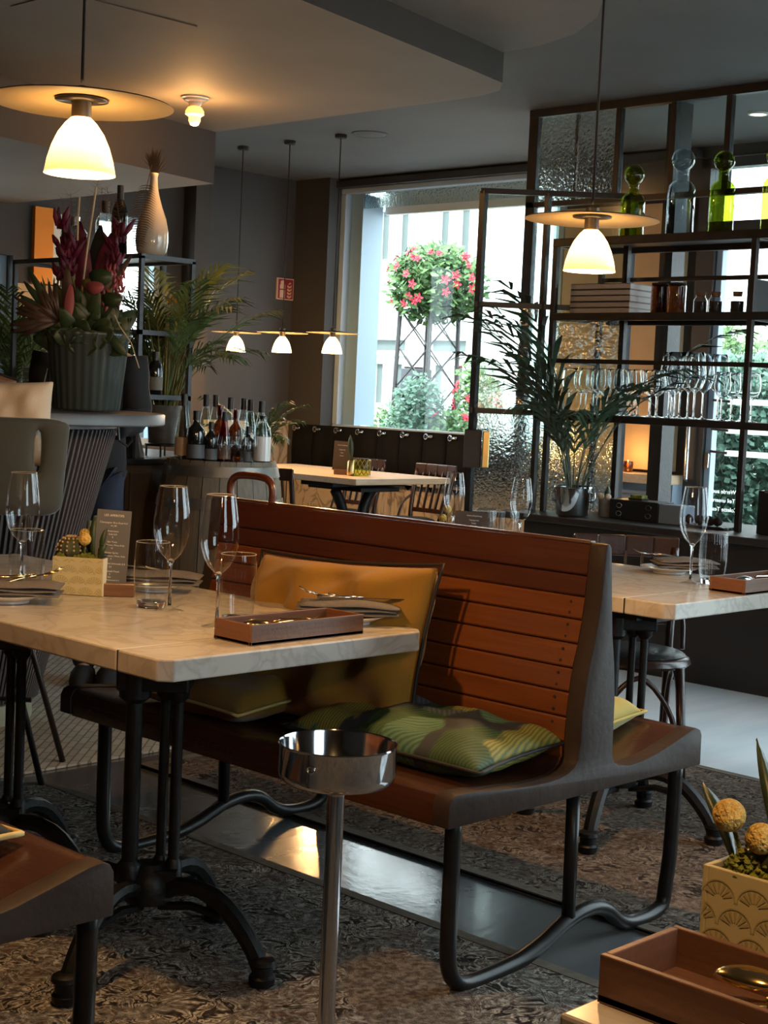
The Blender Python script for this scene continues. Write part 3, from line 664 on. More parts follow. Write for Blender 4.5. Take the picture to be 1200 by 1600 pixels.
# ================================================================== WINDOW TABLE
t = thing('window_table', 'pale wooden table with cast-iron pedestal in front of the black curtain backrest', 'table', (7.2, 7.4, 0))
G().box(6.74, 7.62, 6.74, 8.25, .735, .775).build('tabletop', 'ledge', t, bevel=.004)
G().box(6.84, 7.52, 7.05, 7.35, .70, .735).box(7.0, 7.36, 6.95, 7.45, .672, .70).build('top_plate', 'iron', t, bevel=.004)
for s_ in (-1, 1):
    G().tube(smoothpts([(7.18+s_*.17, 7.2, .67), (7.18+s_*.10, 7.2, .55), (7.18+s_*.09, 7.2, .42), (7.18+s_*.16, 7.2, .2), (7.18+s_*.30, 7.2, .02)], 4), .035, 8).build('leg', 'iron', t, smooth=True)
G().box(7.06, 7.30, 7.17, 7.23, .36, .40).box(7.15, 7.21, 7.2, 8.0, .1, .13).build('stretcher', 'iron', t)
# ================================================================== CURTAIN BACKREST
t = thing('curtain_backrest', 'black velvet curtain panels hung by steel eyelets along the window sill', 'curtain', (8.22, 7.6, 0))
G().tube([(8.235, 6.36, 1.03), (8.235, 8.93, 1.03)], .012, 10).build('rail', 'brush', t, smooth=True)
n = 11
for i in range(n):
    ya = 8.92-i*.233; yb = ya-.226
    prof = [(8.205-.022*sin(pi*k/8), ya+(yb-ya)*k/8) for k in range(9)]
    g = G(); m_ = len(prof)
    vs = [(x, y, 1.05) for x, y in prof] + [(x-.012, y, .85) for x, y in prof] + [(x+.004, y, .60) for x, y in prof]
    fs = [(r_*m_+k, r_*m_+k+1, (r_+1)*m_+k+1, (r_+1)*m_+k) for r_ in range(2) for k in range(m_-1)]
    g.add(vs, fs); p = g.build('curtain_panel', 'curt', t, smooth=True, solid=.012)
    yc = (ya+yb)/2+.05
    g = G().tube([(8.178, yc+.025, 1.018), (8.168, yc-.045, 1.018)], .0115, 8)
    g.tube([(8.176+.001*cos(2*pi*a/12), yc+.025+.019*cos(2*pi*a/12), 1.018+.019*sin(2*pi*a/12)) for a in range(12)], .006, 6, True)
    g.build('eyelet', 'chrome', p, smooth=True)
G().box(8.12, 8.20, 6.36, 8.93, .686, .73).build('seat_strip', 'teal', t, bevel=.01)
G().box(8.205, 8.215, 7.395, 7.415, .66, 1.03).build('brass_strip', 'walnut', t)
# ================================================================== LAMPS
def make_pendant(label, loc, shade, group=None, pw=9, ceil=CEIL, r=.172):
    t = thing('pendant_lamp', label, 'lamp', loc, group)     # origin at the rim of the disc
    def b(g, nm, m, par=t, **k):
        g.v = [(p[0]+loc[0], p[1]+loc[1], p[2]+loc[2]) for p in g.v]; return g.build(nm, m, par, **k)
    N = 40
    b(G().lathe([(.02,.016),(.05,.015),(.09,.011),(r-.004,.003),(r,.0)], N), 'disc', 'enam_top', smooth=True)
    b(G().lathe([(.022,.012),(.05,.011),(.09,.0075),(r-.004,-.001),(r,.0)], N), 'disc_underside', 'enam_in', smooth=True)
    b(G().lathe([(.02,.0115),(.048,.0105),(.05,.0065),(.02,.004)], 24), 'disc_collar', 'enam_top', smooth=True)
    b(G().lathe([(.004,.035),(.018,.03),(.019,-.022),(.017,-.028),(.004,-.028)], 16), 'socket', 'brassdk', smooth='auto')
    sh = [(.014,-.022),(.020,-.026),(.030,-.036),(.043,-.054),(.054,-.078),(.062,-.104),(.067,-.130)]
    s_ = b(G().lathe(sh + [(r_-.003, z+.0015) for r_, z in sh[::-1]], 28), 'shade', shade, smooth=True)
    b(G().tube([(0, 0, .04), (.001, .0, .5), (0, 0, ceil-loc[2]-.02)], .0036, 6), 'cord', 'pipe', smooth=True)
    b(G().lathe([(.002,0),(.038,0),(.04,-.012),(.035,-.024),(.006,-.026)], 16, (0, 0, ceil-loc[2])), 'ceiling_cup', 'pipe', smooth='auto')
    l = bpy.data.lights.new('bulb_light', 'POINT'); l.energy = pw; l.color = (1, .55, .21); l.shadow_soft_size = .03
    o = bpy.data.objects.new('bulb_light', l); COL.objects.link(o); o.parent = t; o.location = (0, 0, -.165)
    return t
make_pendant('pendant lamp over the lower right table, above the picture', (.95, .55, 1.82), 'shade', pw=15)
pend = make_pendant('large pendant lamp at upper left, white glass shade under a flat enamel disc', (1.692, 2.462, 1.818), 'shade', pw=32)
make_pendant('pendant lamp hanging in front of the glass shelf, flat enamel disc over white shade', (3.205, 2.395, 1.770), 'shade', pw=32)
for i, (y, nm) in enumerate(((8.10, 'leftmost of three small pendant lamps over the window table'), (7.63, 'middle one of three small pendant lamps over the window table'), (7.15, 'rightmost of three small pendant lamps, against the window frame'))):
    make_pendant(nm, (6.88, y, 1.684), 'shade2', 'small pendants over the window table', 20)
t = thing('ceiling_bulb', 'bare glowing bulb in a ribbed porcelain holder under the low ceiling', 'lamp', (4.93, 6.189, 2.75))
G().lathe([(r_*1.16, 2.75+(z_-2.55)*1.16) for r_, z_ in ((.005,2.55),(.062,2.55),(.062,2.543),(.05,2.54),(.048,2.533),(.03,2.528),(.025,2.515),(.02,2.505))], 24, (4.93,6.189,0)).build('holder', 'china', t, smooth='auto')
G().lathe([(r_*1.16, 2.75+(z_-2.55)*1.16) for r_, z_ in ((.012,2.512),(.030,2.506),(.040,2.49),(.041,2.475),(.030,2.468),(.0255,2.462),(.026,2.448),(.018,2.432),(.003,2.426))], 20, (4.93,6.189,0)).build('bulb', 'bulb', t, smooth='auto')
l = bpy.data.lights.new('bulb_light', 'POINT'); l.energy = 13; l.color = (1, .5, .16); l.shadow_soft_size = .04
o = bpy.data.objects.new('bulb_light', l); COL.objects.link(o); o.parent = t; o.location = (0, 0, -.17)
t = thing('ceiling_spotlight', 'small black cylinder spotlight at the top edge of the picture', 'lamp', (3.86, 3.70, 2.885))
G().lathe([(.004,2.885),(.05,2.885),(.05,2.875),(.02,2.87),(.02,2.80),(.045,2.80),(.045,2.66),(.038,2.66)], 20, (3.86,3.70,0)).build('housing', 'boxb', t, smooth='auto')
G().lathe([(.003,2.668),(.038,2.668)], 20, (3.86,3.70,0)).build('lens', 'spotl', t)
t = thing('ceiling_speaker', 'round flush white speaker grille in the ceiling near the three pendants', 'speaker', (6.95, 6.96, CEIL))
G().lathe([(.003,2.934),(.085,2.934),(.10,2.936),(.11,2.932),(.118,2.936),(.118,2.94)], 28, (6.95,6.96,0)).build('grille', 'ceil', t, smooth='auto')
G().lathe([(.088,2.9335),(.10,2.9335)], 28, (6.95,6.96,0)).build('ring', 'boxb', t)
for i, (x, y) in enumerate(((7.55, 4.55), (7.75, 4.5))):
    t = thing('ceiling_downlight', ('left' if i == 0 else 'right')+'-hand of two warm ceiling lights seen through the upper glass panes', 'lamp', (x, y, CEIL))
    G().lathe([(.003,2.932),(.045,2.932)], 18, (x,y,0)).build('lens', 'downl', t); G().lathe([(.045,2.93),(.055,2.931),(.06,2.94)], 18, (x,y,0)).build('ring', 'white', t)
# ================================================================== CUSHIONS
def pillow_g(W_, H_, T, n=18, pinch=.06, wr=.006, seed=1):   # lies in local xy, thickness z
    rd = random.Random(seed); ph = [rd.uniform(0, 6.28) for _ in range(6)]
    g = G(); vs = []; idx = {}
    def P(i, j, sgn):
        u = -1+2*i/n; v = -1+2*j/n
        e = (max(0, 1-u**4)*max(0, 1-v**4))**.55
        x = u*W_/2*(1-pinch*(1-v*v)*abs(u)**3); y = v*H_/2*(1-pinch*(1-u*u)*abs(v)**3)
        w_ = wr*e*(sin(9*u+3*v+ph[0])+.7*sin(-6*u+11*v+ph[1])+.5*sin(17*u-5*v+ph[2]))
        return (x, y, sgn*(T/2*e)+w_*(1 if sgn > 0 else .6))
    for sgn in (1, -1):
        for i in range(n+1):
            for j in range(n+1):
                edge = i in (0, n) or j in (0, n)
                if edge and sgn < 0: idx[(sgn, i, j)] = idx[(1, i, j)]; continue
                idx[(sgn, i, j)] = len(vs); vs.append(P(i, j, sgn))
        for i in range(n):
            for j in range(n):
                q = [idx[(sgn, i, j)], idx[(sgn, i+1, j)], idx[(sgn, i+1, j+1)], idx[(sgn, i, j+1)]]
                g.f.append(tuple(q if sgn > 0 else q[::-1]))
    g.v = vs
    rim = [vs[idx[(1, i, 0)]] for i in range(n)] + [vs[idx[(1, n, j)]] for j in range(n)] + [vs[idx[(1, n-i, n)]] for i in range(n)] + [vs[idx[(1, 0, n-j)]] for j in range(n)]
    return g, rim
def cushion(name, label, W_, H_, T, m, pm, loc, mat3, seed=1, pinch=.06, wr=.006, pr=.0045, group=None):
    g, rim = pillow_g(W_, H_, T, 18, pinch, wr, seed); M4 = mat3.to_4x4(); M4.translation = Vector(loc)
    o = g.xf(M4).build(name, m, loc=loc, smooth=True, sub=1); tag(o, label, 'cushion', group)
    if pm: G().tube([M4 @ Vector(p) for p in rim], pr, 6, True).build('piping', pm, o, smooth=True)
    return o
def frame(xa, ya): 
    x = Vector(xa).normalized(); y = (Vector(ya)-x*Vector(ya).dot(x)).normalized(); return Matrix((x, y, x.cross(y))).transposed()
cushion('mustard_cushion', 'large mustard cushion with black piping standing against the bench back', .66, .44, .16, 'must', 'pipe', (2.70, 2.765, .672), frame((0, -1, .05), (.27, .04, 1)), 3, wr=.021)
cushion('olive_cushion', 'flat dark olive cushion with mustard edge lying behind the table leg on the bench', .46, .40, .11, 'must', 'ypipe', (2.62, 3.02, .525), frame((0, -1, 0), (1, 0, .08)), 4)
cushion('leaf_cushion', 'flat cushion with green tropical leaf print lying on the bench seat', .60, .35, .10, 'leafp', 'pipe', (2.645, 2.385, .514), frame((.06, -1, 0), (1, .06, .06)), 5, wr=.008)
cushion('yellow_cushion', 'pleated chartreuse velvet cushion on the far seat of the tram bench', .36, .34, .10, 'yel', 'yel', (3.10, 2.36, .512), frame((.1, -1, 0), (1, .1, .07)), 6, wr=.007)
cushion('dark_cushion', 'black cushion with yellow piping on the bench at the lower left edge', .42, .36, .10, 'darkcush', 'ypipe', (1.27, 2.44, .512), frame((.05, -1, 0), (1, .05, .03)), 7, pr=.006)
cushion('beige_cushion', 'beige linen pillow showing above the green velvet chair back', .34, .30, .13, 'beige', None, (2.80, 4.47, 1.15), frame((.693, -.72, .03), (.1, .1, 1)), 8)
cushion('brown_cushion', 'small brown and black cushion behind the beige pillow at the left edge', .20, .2, .07, 'walnut', 'pipe', (2.93, 4.82, 1.235), frame((.693, -.72, -.35), (.1, .1, 1)), 9)
# ================================================================== STEEL STAND
t = thing('wine_cooler_stand', 'polished steel bowl on a slim steel pole in front of the bench', 'stand', (1.87, 1.885, 0))
c = (1.87, 1.885, 0)
bw = G().lathe([(.01,.6170),(.06,.6170),(.092,.6210),(.101,.6290),(.1035,.6400),(.1035,.6860),(.1055,.6890),(.1035,.6910),(.1015,.6860),(.1005,.6400),(.09,.6270),(.01,.6250)], 48, c).build('bowl', 'chrome', t, smooth='auto')
a_ = radians(223.9-24); d = Vector((cos(a_), sin(a_), 0))
G().tube([Vector((c[0], c[1], .6620))+d*.1045+Vector((-d.y, d.x, 0))*.0075*cos(2*pi*k/12)+Vector((0, 0, .0055*sin(2*pi*k/12))) for k in range(12)], .0014, 6, True).build('eyelet', 'silver', bw, smooth=True)
G().tube([(c[0], c[1], .02), (c[0], c[1], .6170)], .0155, 20).lathe([(.0155,.5970),(.03,.64),(.035,.6180)], 20, c).build('pole', 'chrome', t, smooth='auto')
G().lathe([(.005,.0125),(.13,.0125),(.135,.018),(.12,.024),(.02,.034),(.018,.05)], 32, c).build('base', 'chrome', t, smooth='auto')
# ================================================================== TABLEWARE
def flute(name, label, loc, h=.306, group=None, tilt=0):
    t = thing(name, label, 'glass', loc, group); k = h/.306
    out = [(.005,.122),(.012,.128),(.026,.142),(.037,.163),(.044,.190),(.0455,.212),(.043,.245),(.038,.278),(.0335,.306)]
    G().lathe([(r*k, z*k) for r, z in out], 28, loc).build('bowl', 'wine', t, smooth=True)
    G().lathe([(.0345*k,.3055*k),(.0332*k,.3075*k),(.0328*k,.3055*k)], 28, loc).build('rim', 'sglass', t, smooth=True)
    G().lathe([(.036,.0005),(.0365,.0015),(.026,.004),(.010,.0075),(.0045,.016)], 24, loc).build('foot', 'wine', t, smooth=True)
    G().lathe([(.0045,.014),(.0038,.05),(.0038,.10),(.006,.118),(.010,.124),(.003,.129)], 14, loc, cap=True).build('stem', 'sglass', t, smooth=True)
    return t
def tumbler(name, label, loc, h=.163, group=None):
    t = thing(name, label, 'glass', loc, group); k = h/.163
    prof = [(.036,.014),(.041,.035),(.0445,.07),(.045,.10),(.0435,.135),(.0415,.163)]
    G().lathe([(r*k, z*k) for r, z in prof], 96, loc, .014, 24).build('wall', 'tumb', t, smooth=True)
    G().lathe([(.0425*k,.1625*k),(.041*k,.1645*k),(.0402*k,.1625*k)], 32, loc).build('rim', 'sglass', t, smooth=True)
    G().lathe([(.034,.001),(.0365,.004),(.0365,.016),(.030,.017),(.008,.0135)], 32, loc, cap=True).build('base', 'sglass', t, smooth='auto')
    return t
TZ = .75
f0 = flute('sparkling_wine_glass', 'tall stemmed glass at the left edge of the main marble table', (2.24, 3.47, TZ))
copy(f0, (2.335, 2.962, TZ), 'tall stemmed glass in the middle of the main marble table, right of the menu card')
copy(f0, (2.276, 2.71, TZ), 'tall stemmed glass behind the wooden tray on the main marble table')
copy(f0, (4.172, 2.654, TZ), 'tall stemmed glass on the right-hand marble table')
copy(f0, (4.86, 4.27, .684), 'left one of two stemmed glasses seen over the bench back')
copy(f0, (4.90, 3.94, .684), 'right one of two stemmed glasses seen over the bench back')
t0 = tumbler('ribbed_tumbler', 'ribbed tumbler standing behind the stemmed glass at the left edge of the table', (2.21, 3.40, TZ))
copy(t0, (2.335, 3.035, TZ), 'ribbed tumbler beside the menu card stand on the main table')
copy(t0, (2.357, 2.735, TZ), 'ribbed tumbler directly behind the wooden tray on the main table')
copy(t0, (4.235, 2.615, TZ), 'ribbed tumbler beside the wooden tray on the right-hand table')
copy(t0, (4.91, 4.13, .684), 'left one of two tumblers between the stemmed glasses over the bench back')
copy(t0, (4.96, 4.05, .684), 'right one of two tumblers between the stemmed glasses over the bench back')
def tray(label, c, rz, gold=True):                        # local: long axis x
    t = thing('cutlery_tray', label, 'tray', c, None, 0)
    L_, B_, h, w_ = .34, .126, .046, .008
    x, y, z = c
    G().box(x-L_/2, x+L_/2, y-B_/2, y+B_/2, z+.001, z+.008).build('bottom', 'walnut', t)
    G().box(x-L_/2, x+L_/2, y-B_/2, y-B_/2+w_, z+.001, z+h).build('side', 'walnut', t, bevel=.0012)
    G().box(x-L_/2, x+L_/2, y+B_/2-w_, y+B_/2, z+.001, z+h).build('side', 'walnut', t, bevel=.0012)
    G().box(x-L_/2, x-L_/2+w_, y-B_/2+w_, y+B_/2-w_, z+.001, z+h).build('end', 'walnuty', t, bevel=.0012)
    G().box(x+L_/2-w_, x+L_/2, y-B_/2+w_, y+B_/2-w_, z+.001, z+h).build('end', 'walnuty', t, bevel=.0012)
    t.rotation_euler = (0, 0, rz); return t
def spoon(label, loc, rz, m, tilt=0, rx=0, L_=.2):
    g = G(); vs = []; n = 14
    for i in range(n+1):
        u = i/n; a = -.034+.068*u
        wd = .0215*sqrt(max(0, 1-((u-.5)*2)**2))*(1.08-.22*u)
        for j in range(9):
            v = -1+2*j/8; vs.append((a, wd*v, .012*((1-v*v)*max(0, 1-((u-.5)*2)**2))**.6))
    fs = [(i*9+j, i*9+j+1, (i+1)*9+j+1, (i+1)*9+j) for i in range(n) for j in range(8)]
    g.add(vs, fs)
    hd = G().tube([(-.033, 0, .001), (-.06, 0, .010), (-.12, 0, .008), (-L_+.035, 0, 0)], [.0028, .0024, .0032, .0055], 8)
    mt = Matrix.Translation(loc) @ Matrix.Rotation(rz, 4, 'Z') @ Matrix.Rotation(tilt, 4, 'Y') @ Matrix.Rotation(rx, 4, 'X')
    o = g.xf(mt).build('spoon', m, loc=loc, smooth=True, solid=.0016); tag(o, label, 'cutlery')
    hd.xf(mt).build('handle', m, o, smooth=True); return o
def fork(label, loc, rz, m, tilt=0):
    mt = Matrix.Translation(loc) @ Matrix.Rotation(rz, 4, 'Z') @ Matrix.Rotation(tilt, 4, 'Y')
    h = G().tube([(0, 0, .003), (-.03, 0, .006), (-.09, 0, .006), (-.15, 0, .002)], [.005, .0024, .0034, .0052], 8).add(
        [(0, -.006, .002), (.024, -.012, -.001), (.028, -.012, -.001), (.028, .012, -.001), (.024, .012, -.001), (0, .006, .002), (0, 0, .005)], [(0, 1, 2, 3, 4, 5), (0, 5, 6)])
    o = h.xf(mt).build('fork', m, loc=loc, smooth=True, solid=.0014); tag(o, label, 'cutlery')
    for k in range(4):
        y = -.0105+.007*k
        G().tube([(.026, y, -.001), (.05, y, -.001), (.072, y*.95, .006)], [.0016, .0015, .0009], 6).xf(mt).build('tine', m, o, smooth=True)
    return o
def knife(label, loc, rz, m, tilt=0):
    mt = Matrix.Translation(loc) @ Matrix.Rotation(rz, 4, 'Z') @ Matrix.Rotation(tilt, 4, 'Y')
    o = G().prism([(0, -.005), (.09, -.009), (.105, -.004), (.108, .003), (.10, .005), (0, .004)], -.0008, .0008, 'z').xf(mt).build('knife', m, loc=loc); tag(o, label, 'cutlery')
    G().tube([(.002, 0, 0), (-.05, 0, 0), (-.11, 0, 0)], [.0035, .0042, .0055], 8).xf(mt).build('handle', m, o, smooth=True); return o
tray('open walnut cutlery tray at the front end of the main marble table', (2.335, 2.523, TZ), 0)
spoon('gold spoon lying bowl up in the walnut tray on the main table', (2.235, 2.525, TZ+.034), radians(165), 'gold', 0, pi*0)
fork('gold fork lying in the walnut tray on the main table', (2.40, 2.545, TZ+.026), radians(10), 'gold')
tray('open walnut cutlery tray on the right-hand marble table', (4.235, 2.455, TZ), 0)
spoon('gold spoon lying in the tray on the right-hand marble table', (4.17, 2.46, TZ+.034), radians(170), 'silver')
tray('reddish wooden cutlery tray close up at the lower right corner', (1.210, .632, TZ), pi/2)
spoon('gold spoon with dark reflections in the close-up tray, lower right', (1.222, .690, TZ+.036), radians(98), 'gold', radians(3))
fork('gold fork lying beside the spoon in the close-up tray', (1.195, .655, TZ+.030), radians(112), 'gold', radians(3))
fork('second gold fork at the right in the close-up tray', (1.172, .585, TZ+.030), radians(106), 'gold', radians(3))
def napkin(label, c, rz, w_=.20, d_=.11, seed=1):           # folded in three soft layers
    t = thing('napkin', label, 'napkin', c)
    for k in range(3):
        g = G(); n1, n2 = 12, 6; z = c[2]+.004+k*.0085; dx = (.004, -.003, .006)[k]
        for sgn in (0, 1):
            for i in range(n1+1):
                for j in range(n2+1):
                    u = i/n1-.5; v = j/n2-.5
                    e = 1-max(abs(u)*2, abs(v)*2)**6
                    bulge = .006*cos(u*3)*cos(v*2.5) if k == 2 else 0
                    g.v.append((c[0]+u*w_+dx, c[1]+v*d_, z+(.0085 if sgn else 0)*(.35+.65*e)+bulge+.0016*sin(9*u+k*2+seed)))
        N_ = (n1+1)*(n2+1)
        for i in range(n1):
            for j in range(n2):
                a = i*(n2+1)+j; q = (a, a+1, a+n2+2, a+n2+1)
                g.f.append(q[::-1]); g.f.append(tuple(p+N_ for p in q))
        bd = [i*(n2+1) for i in range(n1+1)] + [n1*(n2+1)+j for j in range(1, n2+1)] + [i*(n2+1)+n2 for i in range(n1-1, -1, -1)] + [j for j in range(n2-1, 0, -1)]
        for a, b_ in zip(bd, bd[1:]+bd[:1]): g.f.append((a, b_, b_+N_, a+N_))
        g.build('fold', 'napkin', t, smooth=True)
    t.rotation_euler = (0, 0, rz); return t
def plate(label, c, r=.085):
    o = G().lathe([(.003,.006),(.05,.006),(.06,.009),(r,.020),(r+.001,.022),(r-.002,.0225),(.06,.013),(.05,.0105),(.003,.0105)], 36, c).lathe([(.045,.001),(.052,.001),(.052,.008),(.045,.008)], 24, c).build('side_plate', 'china', loc=c, smooth='auto')
    return tag(o, label, 'plate')
RT = atan2(-.72, .693)                                       # direction of camera right
plate('small white plate under a grey napkin at the left edge of the main table', (2.075, 3.27, TZ))
napkin('folded grey napkin on the plate at the left edge of the main table', (2.08, 3.26, TZ+.021), RT+.10, .23, .12)
fork('gold fork on the left-edge napkin pointing to the planter', (2.13, 3.235, TZ+.064), radians(-15), 'gold', radians(-14))
knife('gold knife on the left-edge napkin', (2.03, 3.29, TZ+.062), radians(165), 'gold')
plate('small white plate at the back of the main table behind the tumbler', (2.53, 3.28, TZ), .09)
napkin('folded grey napkin on the back plate behind the menu card', (2.53, 3.27, TZ+.021), RT, .23, .11, 2)
fork('fork on the back napkin beside the menu card', (2.50, 3.32, TZ+.060), radians(130), 'silver', radians(-10))
plate('small white plate at the right end of the main marble table', (2.60, 2.60, TZ), .085)
napkin('folded grey napkin at the right end of the main table by the mustard cushion', (2.60, 2.61, TZ+.021), RT+.02, .24, .12, 3)
fork('fork on the napkin at the right end of the main table', (2.565, 2.645, TZ+.062), radians(140), 'silver', radians(-12))
knife('knife on the napkin at the right end of the main table', (2.62, 2.58, TZ+.062), radians(-40), 'silver')
plate('small white plate on the right-hand marble table', (4.36, 2.86, TZ), .095)
napkin('grey napkin hanging over the plate on the right-hand table', (4.39, 2.82, TZ+.021), RT+.05, .2, .12, 4)
fork('silver fork on the napkin of the right-hand table', (4.33, 2.90, TZ+.060), radians(130), 'silver', radians(-8))
# ------------------------------------------------------------------ menu cards
def menu(label, c, rz, m, full=True, w_=.088, h=.195):
    t = thing('menu_card', label, 'menu', c)
    G().box(c[0]-.055, c[0]+.055, c[1]-.02, c[1]+.02, c[2]+.001, c[2]+.034).build('wooden_foot', 'walnut', t, bevel=.0015)
    cz = c[2]+.028
    cd = G().box(-w_/2, w_/2, -.0008, .0008, 0, h).xf(Matrix.Translation((c[0]-.012, c[1], cz)) @ Matrix.Rotation(radians(-6), 4, 'X') @ Matrix.Rotation(radians(2.5), 4, 'Y')).build('card', m, t)
    if full:
        L_ = [('LES APERITIFS', .0085, .178), ('Champagner Brut Rosé 0,1l', .0064, .160), ('14 | 89', .0058, .152), ('Americano', .0064, .138), ('Soda 0,2l', .0058, .130), ('9', .0058, .122),
              ('Gin Tonic', .0064, .110), ('Tonic, Zitrone, Minze & Eis', .0058, .102), ('10', .0058, .094), ('Rosato Spritz', .0064, .082), ('Rosato, Prosecco, Minze, Soda', .0058, .074), ('9', .0058, .066),
              ('Hausgemachte Limonade 0,3l', .0064, .054), ('5,5', .0058, .046), ('Orangensaft Frisch', .0064, .034), ('5', .0058, .0265), ('Kir', .0064, .0185), ('Cassis, Weisswein 0,1l', .0055, .0115)]
    else:
        L_ = [('MENU', .012, .165), ('------------------', .007, .135), ('-------------', .007, .115), ('-----------------', .007, .095), ('----------', .007, .075)]
        L_ = [('Unsere Empfehlung', .008, .165), ('Tagesgericht', .008, .135), ('Suppe', .008, .115), ('Dessert', .008, .095)]
    for s_, sz, z in L_:
        R_ = Matrix.Rotation(radians(-6), 4, 'X') @ Matrix.Rotation(radians(2.5), 4, 'Y')
        p = R_ @ Vector((0, -.0013, z*h/.195)); q = (R_ @ Matrix.Rotation(pi/2, 4, 'X')).to_euler()
        text(s_, sz, 'ink', cd, (p.x-.012, p.y, p.z+.028), q)
    t.rotation_euler = (0, 0, rz); return t
menu('slate grey menu card in a walnut foot on the main marble table', (2.372, 3.245, TZ), RT+.10, 'card')
menu('brown menu card behind the stemmed glasses seen over the bench back', (4.88, 4.16, .684), RT, 'cardb', False, .16, .12)
menu('brown menu card standing on the window table', (7.0, 7.13, .775), RT, 'cardb', False, .11, .19)
# ------------------------------------------------------------------ cactus planters
def planter(label, c, rz, wx, wy, h, s=1.0):
    t = thing('cactus_planter', label, 'planter', c)
    x, y, z = c; w_ = .006
    b = G().box(x-wx/2, x+wx/2, y-wy/2, y-wy/2+w_, z+.001, z+h).box(x-wx/2, x+wx/2, y+wy/2-w_, y+wy/2, z+.001, z+h).box(x-wx/2, x-wx/2+w_, y-wy/2+w_, y+wy/2-w_, z+.001, z+h).box(x+wx/2-w_, x+wx/2, y-wy/2+w_, y+wy/2-w_, z+.001, z+h).box(x-wx/2+w_, x+wx/2-w_, y-wy/2+w_, y+wy/2-w_, z+.002, z+.01)
    b = b.build('box', 'planter', t, bevel=.001)
    G().box(x+wx/2-.0005, x+wx/2+.0012, y-wy/2-.001, y-wy/2+.012, z+.001, z+h).box(x+wx/2-.0005, x+wx/2+.001, y-wy/2, y+wy/2, z+.001, z+h).build('pale_side', 'planterside', t)
    def fanface(org, du, width):                               # scallop fans in thin relief
        g = G(); n = max(2, round(width/(.050*s))); cw = width/n
        org = Vector(org); du = Vector(du); nn = du.cross(Vector((0, 0, 1)))
        rows = int(h/(cw*.62))
        for r_ in range(rows+1):
            for k in range(n+1):
                cx = (k+.5*(r_ % 2))*cw; cz = r_*cw*.62
                for q in range(7):
                    a = radians(25+130*q/6)
                    for ra, rb in ((.16, .40), (.44, .47)) if False else ((.14, .42),):
                        p = []
                        for rr, ww in ((ra, .012), (rb, .045)):
                            for s_ in (-1, 1):
                                uu = cx+cos(a)*rr*cw-s_*ww*cw*sin(a); vv = cz+sin(a)*rr*cw+s_*ww*cw*cos(a); p.append((uu, vv))
                        if all(.001 < u_ < width-.001 and .002 < v_ < h-.001 for u_, v_ in p):
                            P = [org+du*u_+Vector((0, 0, v_))+nn*.0006 for u_, v_ in p]; g.add(P, [(0, 1, 3, 2)])
                m_ = 12; ring = []
                for q in range(m_+1):
                    a = pi*q/m_
                    ring.append(((cx+cos(a)*.49*cw, cz+sin(a)*.49*cw), (cx+cos(a)*.455*cw, cz+sin(a)*.455*cw)))
                for q in range(m_):
                    p = [ring[q][0], ring[q+1][0], ring[q+1][1], ring[q][1]]
                    if all(.001 < u_ < width-.001 and .002 < v_ < h-.001 for u_, v_ in p):
                        g.add([org+du*u_+Vector((0, 0, v_))+nn*.0006 for u_, v_ in p], [(0, 1, 2, 3)])
        return g
    g = fanface((x-wx/2, y-wy/2, z), (1, 0, 0), wx)
    g2 = fanface((x-wx/2, y+wy/2, z), (0, -1, 0), wy); g.add(g2.v, g2.f)
    g.build('fan_print', 'fan', b)
    rd = random.Random(round(x*100))
    G().box(x-wx/2+w_, x+wx/2-w_, y-wy/2+w_, y+wy/2-w_, z+h-.02, z+h-.006).build('soil', 'soil', t)
    ms = G()
    for k in range(70):
        px, py = x+rd.uniform(-.42, .42)*wx, y+rd.uniform(-.42, .42)*wy
        ms.ball((px, py, z+h-.004+rd.uniform(0, .010)*s), rd.uniform(.005, .009)*s, 6)
    stuff(ms.build('moss', 'moss', t))
    return t
def cactus_ball(t, c, r, sp=True):
    g = G(); n = 48; pr = [(max(.002, r*sin(pi*i/12)), -r*.9*cos(pi*i/12)) for i in range(13)]
    o = g.lathe(pr, n, c, .06, 12).build('cactus', 'cactus', t, smooth=True)
    if sp:
        s_ = G()
        for k in range(12):
            for i in range(1, 6):
                a = 2*pi*k/12; e = pi*(.35+.11*i)
                s_.ball((c[0]+r*1.05*sin(e)*cos(a), c[1]+r*1.05*sin(e)*sin(a), c[2]-r*.95*cos(e)), r*.09, 6)
        stuff(s_.build('spines', 'spine', o))
def billy(t, base, top, r):
    o = G().ball(top, r, 20, 1.0, 14).build('flower_head', 'crasp', t, smooth=True)
    G().tube([base, ((base[0]+top[0])/2+.002, (base[1]+top[1])/2, (base[2]+top[2])/2), top], .0022, 6).build('stem', 'moss', t)
def pad(t, base, tip, wd, m='leafd', th=.006):
    base = Vector(base); tip = Vector(tip); d = tip-base; sd = Vector((.693, -.72, 0)); nrm = sd.cross(d).normalized(); n = 10; g = G(); sd = d.cross(nrm).normalized()
    for i in range(n+1):
        u = i/n; q = wd*(sin(pi*min(1, u*.94+.06)))**.8*(.55+.6*u if u < .7 else .97); c = base+d*u+nrm*.01*sin(pi*u)
        g.v += [tuple(c-sd*q), tuple(c+nrm*th), tuple(c+sd*q), tuple(c-nrm*th)]
    for i in range(n):
        for j in range(4): g.f.append((4*i+j, 4*i+(j+1) % 4, 4*i+4+(j+1) % 4, 4*i+4+j))
    return g.build('leaf', m, t, smooth=True)
pl = planter('cream fan-patterned planter with cactus on the main marble table', (0, 0, 0), 0, .135, .10, .098)
pl.location = (2.335, 3.325, TZ); pl.rotation_euler = (0, 0, RT-.13)
cactus_ball(pl, (2.335-.032, 3.325-.01, TZ+.118), .034)
cactus_ball(pl, (2.335-.052, 3.325+.01, TZ+.112), .026)
